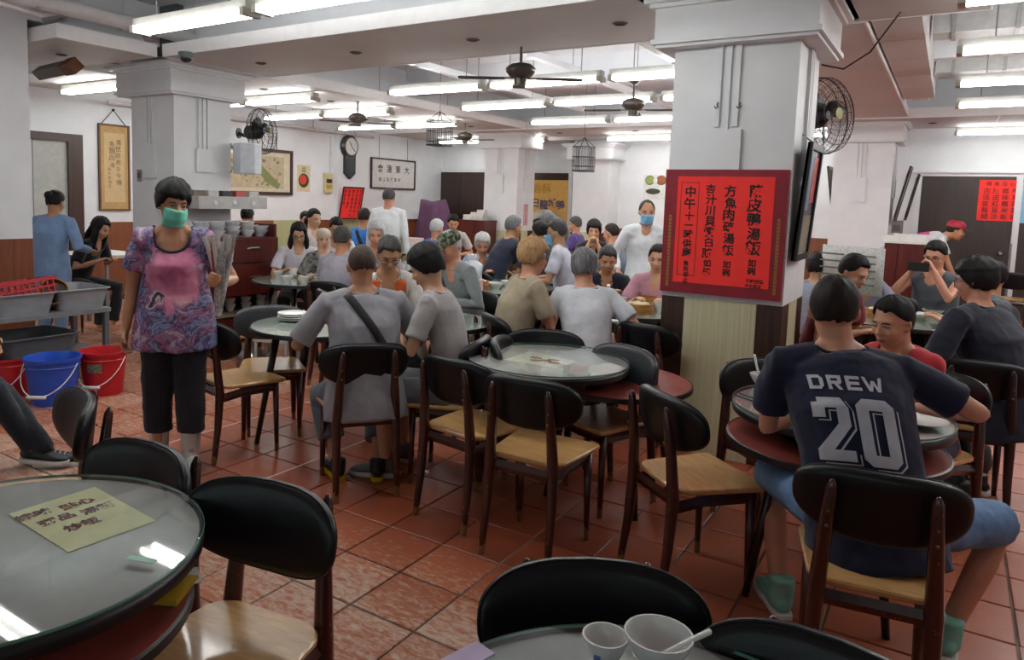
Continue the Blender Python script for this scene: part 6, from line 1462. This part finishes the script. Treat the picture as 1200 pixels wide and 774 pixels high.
for s in (-1, 1):
    m = MB(); V = []
    for k in range(6):
        for z_ in (-.2, .2): V.append((s*k*.058, .03*math.sin(k*.5)-.01*k, z_))
    m.add(V, [(2*k, 2*k+2, 2*k+3, 2*k+1) for k in range(5)]); o = m.build('page', mat('newsprint_light', 'c2c2be', .85, var=.12, scale=60), t, 180); md = o.modifiers.new('t', 'SOLIDIFY'); md.thickness = .002
    for r_ in range(5): MB().bx(s*.03 if s > 0 else -.26, .26 if s > 0 else -.03, .035, .036, .12-r_*.06, .135-r_*.06).build('text_block', mat('news_text', '6f6f6d', .85), t, None)
# --- tiny extras
chair_b(1189, 320, 80, 'black chair on a red frame at the right edge behind the broad man')
for k, (px, py, hd) in enumerate(((375, 340, 60), (735, 312, 90))):
    chair_b(px, py, hd, ('black chair in front of the crockery table at the left rear', 'empty black chair beside the trolley')[k])
t = thing('sofa_bag', 'black handbag on the floor under the broad man\'s chair', 'bag', atz(1122, 548, 0)); mb = MB(); mb.lathe([(0, 0), (.16, 0), (.18, .06), (.16, .16), (.08, .22), (0, .22)], (0, 0, 0), 20); mb.v = [(v[0], v[1]*.6, v[2]) for v in mb.v]; mb.build('bag_body', mat('bag_black', '121316', .5, bump=.3, bscale=60), t, 60)
MB().tube([(-.1, 0, .19), (-.06, 0, .3), (.06, 0, .3), (.1, 0, .19)], .008, 6).build('bag_handle', BLACKP, t)
q = atY(960, 77, 5.2); w = thing('cable', 'loose black cable hanging between the near pillar and the duct', 'cable'); a = atX(963, 76, PX1+.01); b = atz(1060, 8, 2.9)
MB().tube([a, a+np.array([.12, .1, -.02]), a*.45+b*.55+np.array([.03, 0, -.12]), b], .006, 6).build('cable_run', BLACKP, w)
# ================================================================ THINGS LAID ON CLOTH (strap, jersey lettering)
bpy.context.view_layer.update()
dg = bpy.context.evaluated_depsgraph_get()
_bvh = {}
def bvh_of(o):
    if o.name not in _bvh: _bvh[o.name] = BVHTree.FromObject(o, dg)
    return _bvh[o.name]
for (t, sh, i, q0, q1, m, wd, name, front) in STRAPS:
    B = bvh_of(sh); rows = []; n = 22; fdir = i['f']*(1 if front else -1)
    d2 = V3((q1[0]-q0[0]), 0, (q1[1]-q0[1])*i['L']); d2 = d2/np.linalg.norm(d2); side_ = V3(d2[2], 0, -d2[0])
    for k in range(n):
        u = k/(n-1); r = []
        for s in (-1, 0, 1):
            x = q0[0]+(q1[0]-q0[0])*u+side_[0]*wd*s; q = q0[1]+(q1[1]-q0[1])*u+side_[2]*wd*s/i['L']
            p = i['sp'](q)+i['X']*x+fdir*.6; hit = B.ray_cast(Vector(p), Vector(-fdir), 1.2)
            if hit[0] is None: r = None; break
            r.append(np.array(hit[0])+fdir*.005)
        if r: rows.append(r)
    if len(rows) > 3:
        m_ = MB(); m_.add([p for r in rows for p in r], [f for k in range(len(rows)-1) for f in ((3*k, 3*k+1, 3*k+4, 3*k+3), (3*k+1, 3*k+2, 3*k+5, 3*k+4))]); o = m_.build(name, m, t, 180)
        md = o.modifiers.new('t', 'SOLIDIFY'); md.thickness = .004; md.offset = 0
def on_back(t, o, scale_note=None, lift_=.003):
    """press flat lettering (x across, y up the spine) onto the back of the shirt"""
    i = INFO[t.name]; sh = [c for c in _kids[t.name] if c.name.startswith('shirt')][0]; B = bvh_of(sh)
    bm = bmesh.new(); bm.from_mesh(o.data); bmesh.ops.triangulate(bm, faces=bm.faces[:])
    for _ in range(5):
        es = [e for e in bm.edges if e.calc_length() > .022]
        if not es: break
        bmesh.ops.subdivide_edges(bm, edges=es, cuts=1); bmesh.ops.triangulate(bm, faces=[f for f in bm.faces if len(f.verts) > 3])
    fd = -i['f']
    for v in bm.verts:
        p = i['p0']+i['sd']*v.co.y+i['X']*v.co.x+fd*.6; hit = B.ray_cast(Vector(p), Vector(-fd), 1.2)
        if hit[0] is not None: v.co = hit[0]+Vector(fd)*lift_
        else: v.co = Vector(i['p0']+i['sd']*v.co.y+i['X']*v.co.x+fd*.1)
    bm.to_mesh(o.data); bm.free(); setp(o, t)
SHM = {}
for (t, sc_, cm_, vx) in COLLARS:
    sh = [c for c in _kids[t.name] if c.name.startswith('shirt')][0]; bvh_of(sh)
    if vx < .0101: SHM[sh.name] = bpy.data.meshes.new_from_object(sh.evaluated_get(dg))
for (t, sc_, cm_, vx) in COLLARS:
    i = INFO[t.name]; sh = [c for c in _kids[t.name] if c.name.startswith('shirt')][0]; X, f, sd = i['X'], i['f'], i['sd']; o0 = i['sp'](.99); drop = .020+.085*sc_; rx, ry = .080+.022*sc_, .074+.012*sc_
    hr = lambda a: -drop*max(0, math.sin(a))**.8+.004
    if vx < .0101:
        me = SHM[sh.name]; bm = bmesh.new(); bm.from_mesh(me)
        kill = []
        for v in bm.verts:
            r = np.array(v.co)-o0; a = math.atan2(r@f, r@X); h = r@sd
            if h > hr(a) and math.hypot((r@X)/rx, (r@f)/(ry+.05)) < 1.0+.0*sc_: kill.append(v)
        bmesh.ops.delete(bm, geom=kill, context='VERTS'); bm.to_mesh(me); bm.free()
        sh.modifiers.clear(); sh.data = me; md = sh.modifiers.new('t', 'SOLIDIFY'); md.thickness = .003; md.offset = -1
    B = bvh_of(sh); pts = []
    for a in np.arange(28)*2*math.pi/28:
        p = o0+X*rx*math.cos(a)+f*ry*math.sin(a)+sd*hr(a); q = B.find_nearest(Vector(p)); pts.append(np.array(q[0]) if q[0] is not None and np.linalg.norm(np.array(q[0])-p) < .06 else p)
    pts = [(pts[k-1]+pts[k]*2+pts[(k+1) % 28])/4 for k in range(28)]
    MB().tube(pts, .0075 if sc_ else .006, 6, closed=True).build('collar', cm_, t, 180)
JW = mat('jersey_white', 'c9cbd4', .7)
iL = INFO[dr.name]['L']
def poly_obj(polys, name, m):
    V = []; F = []
    for P in polys: b = len(V); V += [(x, y, 0) for x, y in P]; F.append(tuple(range(b, b+len(P))))
    me = bpy.data.meshes.new(name); me.from_pydata(V, [], F); me.materials.append(m); return link(bpy.data.objects.new(name, me))
# block letters, one quad per stroke
def strokes(ch, x, y, w, h, s):
    L = []
    H = lambda x0, x1, y0: L.append([(x0, y0), (x1, y0), (x1, y0+s), (x0, y0+s)]); Vv = lambda x0, y0, y1: L.append([(x0, y0), (x0+s, y0), (x0+s, y1), (x0, y1)])
    if ch == 'D': Vv(x, y, y+h); H(x+s, x+w-s*.8, y); H(x+s, x+w-s*.8, y+h-s); L.append([(x+w-s, y+s*.5), (x+w, y+s*1.1), (x+w, y+h-s*1.1), (x+w-s, y+h-s*.5)]); L.append([(x+w-s*.8, y), (x+w-s*.8, y+s), (x+w-s, y+s), (x+w-s, y)]); L.append([(x+w-s*.9, y), (x+w, y+s*1.1), (x+w-s, y+s)]); L.append([(x+w-s*.9, y+h), (x+w-s, y+h-s), (x+w, y+h-s*1.1)])
    if ch in 'RE':
        Vv(x, y, y+h); H(x+s, x+w, y+h-s); H(x+s, x+w*.92, y+h*.5-s*.5)
        if ch == 'E': H(x+s, x+w, y)
        else: Vv(x+w-s, y+h*.5, y+h-s); L.append([(x+w*.45, y+h*.5-s*.5), (x+w*.45+s, y+h*.5-s*.5), (x+w, y), (x+w-s*1.1, y)])
    if ch == 'W':
        k = w/4
        for j in range(4):
            a, b = (y+h, y) if j % 2 == 0 else (y, y+h); b = b if j not in (0, 1, 2, 3) else b
            t0 = y+h*.75 if j in (2,) else a; t1 = y+h*.75 if j == 1 else b
            L.append([(x+k*j-s*.5+s*.1, t0), (x+k*j+s*.5, t0), (x+k*(j+1)+s*.5, t1), (x+k*(j+1)-s*.5+s*.1, t1)])
    return L
P = []; cw, ch_, gp, s_ = .044, .052, .012, .0115
x = -(4*cw+3*gp)/2-.035
for c_ in 'DREW':
    P += strokes(c_, x, iL*.80-.035, cw*(1.2 if c_ == 'W' else 1), ch_, s_); x += cw+gp
o = poly_obj(P, 'name_lettering', JW); on_back(dr, o, lift_=.004)
def num2(x, y, w, h, s): return [[(x, y), (x+w, y), (x+w, y+s), (x, y+s)], [(x, y+s), (x+s*1.25, y+s), (x+w, y+h*.55), (x+w, y+h*.55+s*.4), (x+w-s, y+h*.55+s*.2)], [(x+w-s, y+h*.55), (x+w, y+h*.55), (x+w, y+h-s), (x+w-s, y+h-s)], [(x+s*.5, y+h-s), (x+w, y+h-s), (x+w-s*.5, y+h), (x+s*.5, y+h)], [(x, y+h-s*1.9), (x+s, y+h-s*1.9), (x+s, y+h-s*.4), (x, y+h-s*.5)]]
def num0(x, y, w, h, s): return [[(x, y+s*.6), (x+s, y+s*.6), (x+s, y+h-s*.6), (x, y+h-s*.6)], [(x+w-s, y+s*.6), (x+w, y+s*.6), (x+w, y+h-s*.6), (x+w-s, y+h-s*.6)], [(x+s*.6, y), (x+w-s*.6, y), (x+w-s, y+s), (x+s, y+s)], [(x+s*.6, y+h), (x+s, y+h-s), (x+w-s, y+h-s), (x+w-s*.6, y+h)], [(x, y+s*.6), (x+s*.6, y), (x+s, y+s)], [(x+w-s*.6, y), (x+w, y+s*.6), (x+w-s, y+s)], [(x, y+h-s*.6), (x+s, y+h-s), (x+s*.6, y+h)], [(x+w, y+h-s*.6), (x+w-s*.6, y+h), (x+w-s, y+h-s)]]
nx, ny, nw_, nh, ns = -.15, iL*.80-.275, .105, .21, .036
def off(polys, dx, dy): return [[(a+dx, b+dy) for a, b in q] for q in polys]
two, zero = num2(nx, ny, nw_, nh, ns), num0(nx+nw_+.022, ny-.01, nw_*1.12, nh+.01, ns*1.05)
o = poly_obj(off(two+zero, .015, -.011), 'number_outline', JW); on_back(dr, o, lift_=.003)
o = poly_obj(off(two+zero, .010, -.007), 'number_shadow', NAVY); on_back(dr, o, lift_=.0045)
o = poly_obj(two+zero, 'number_lettering', JW); on_back(dr, o, lift_=.006)
# cycling shirt band
i = INFO[st.name]; sh = [c for c in _kids[st.name] if c.name.startswith('shirt')][0]; B = bvh_of(sh); rows = []
for k in range(14):
    q = .0+.8*k/13; r = []
    for x in (-.02, .05, .12):
        p = i['sp'](q)+i['X']*x-i['f']*.6; hit = B.ray_cast(Vector(p), Vector(i['f']), 1.2)
        r.append((np.array(hit[0])-i['f']*.006) if hit[0] is not None else None)
    if all(a is not None for a in r): rows.append(r)
if len(rows) > 3: MB().add([p for r in rows for p in r], [f for k in range(len(rows)-1) for f in ((3*k, 3*k+1, 3*k+4, 3*k+3), (3*k+1, 3*k+2, 3*k+5, 3*k+4))]).build('magenta_band', mat('magenta_band', 'd0358c', .6), st, 180)
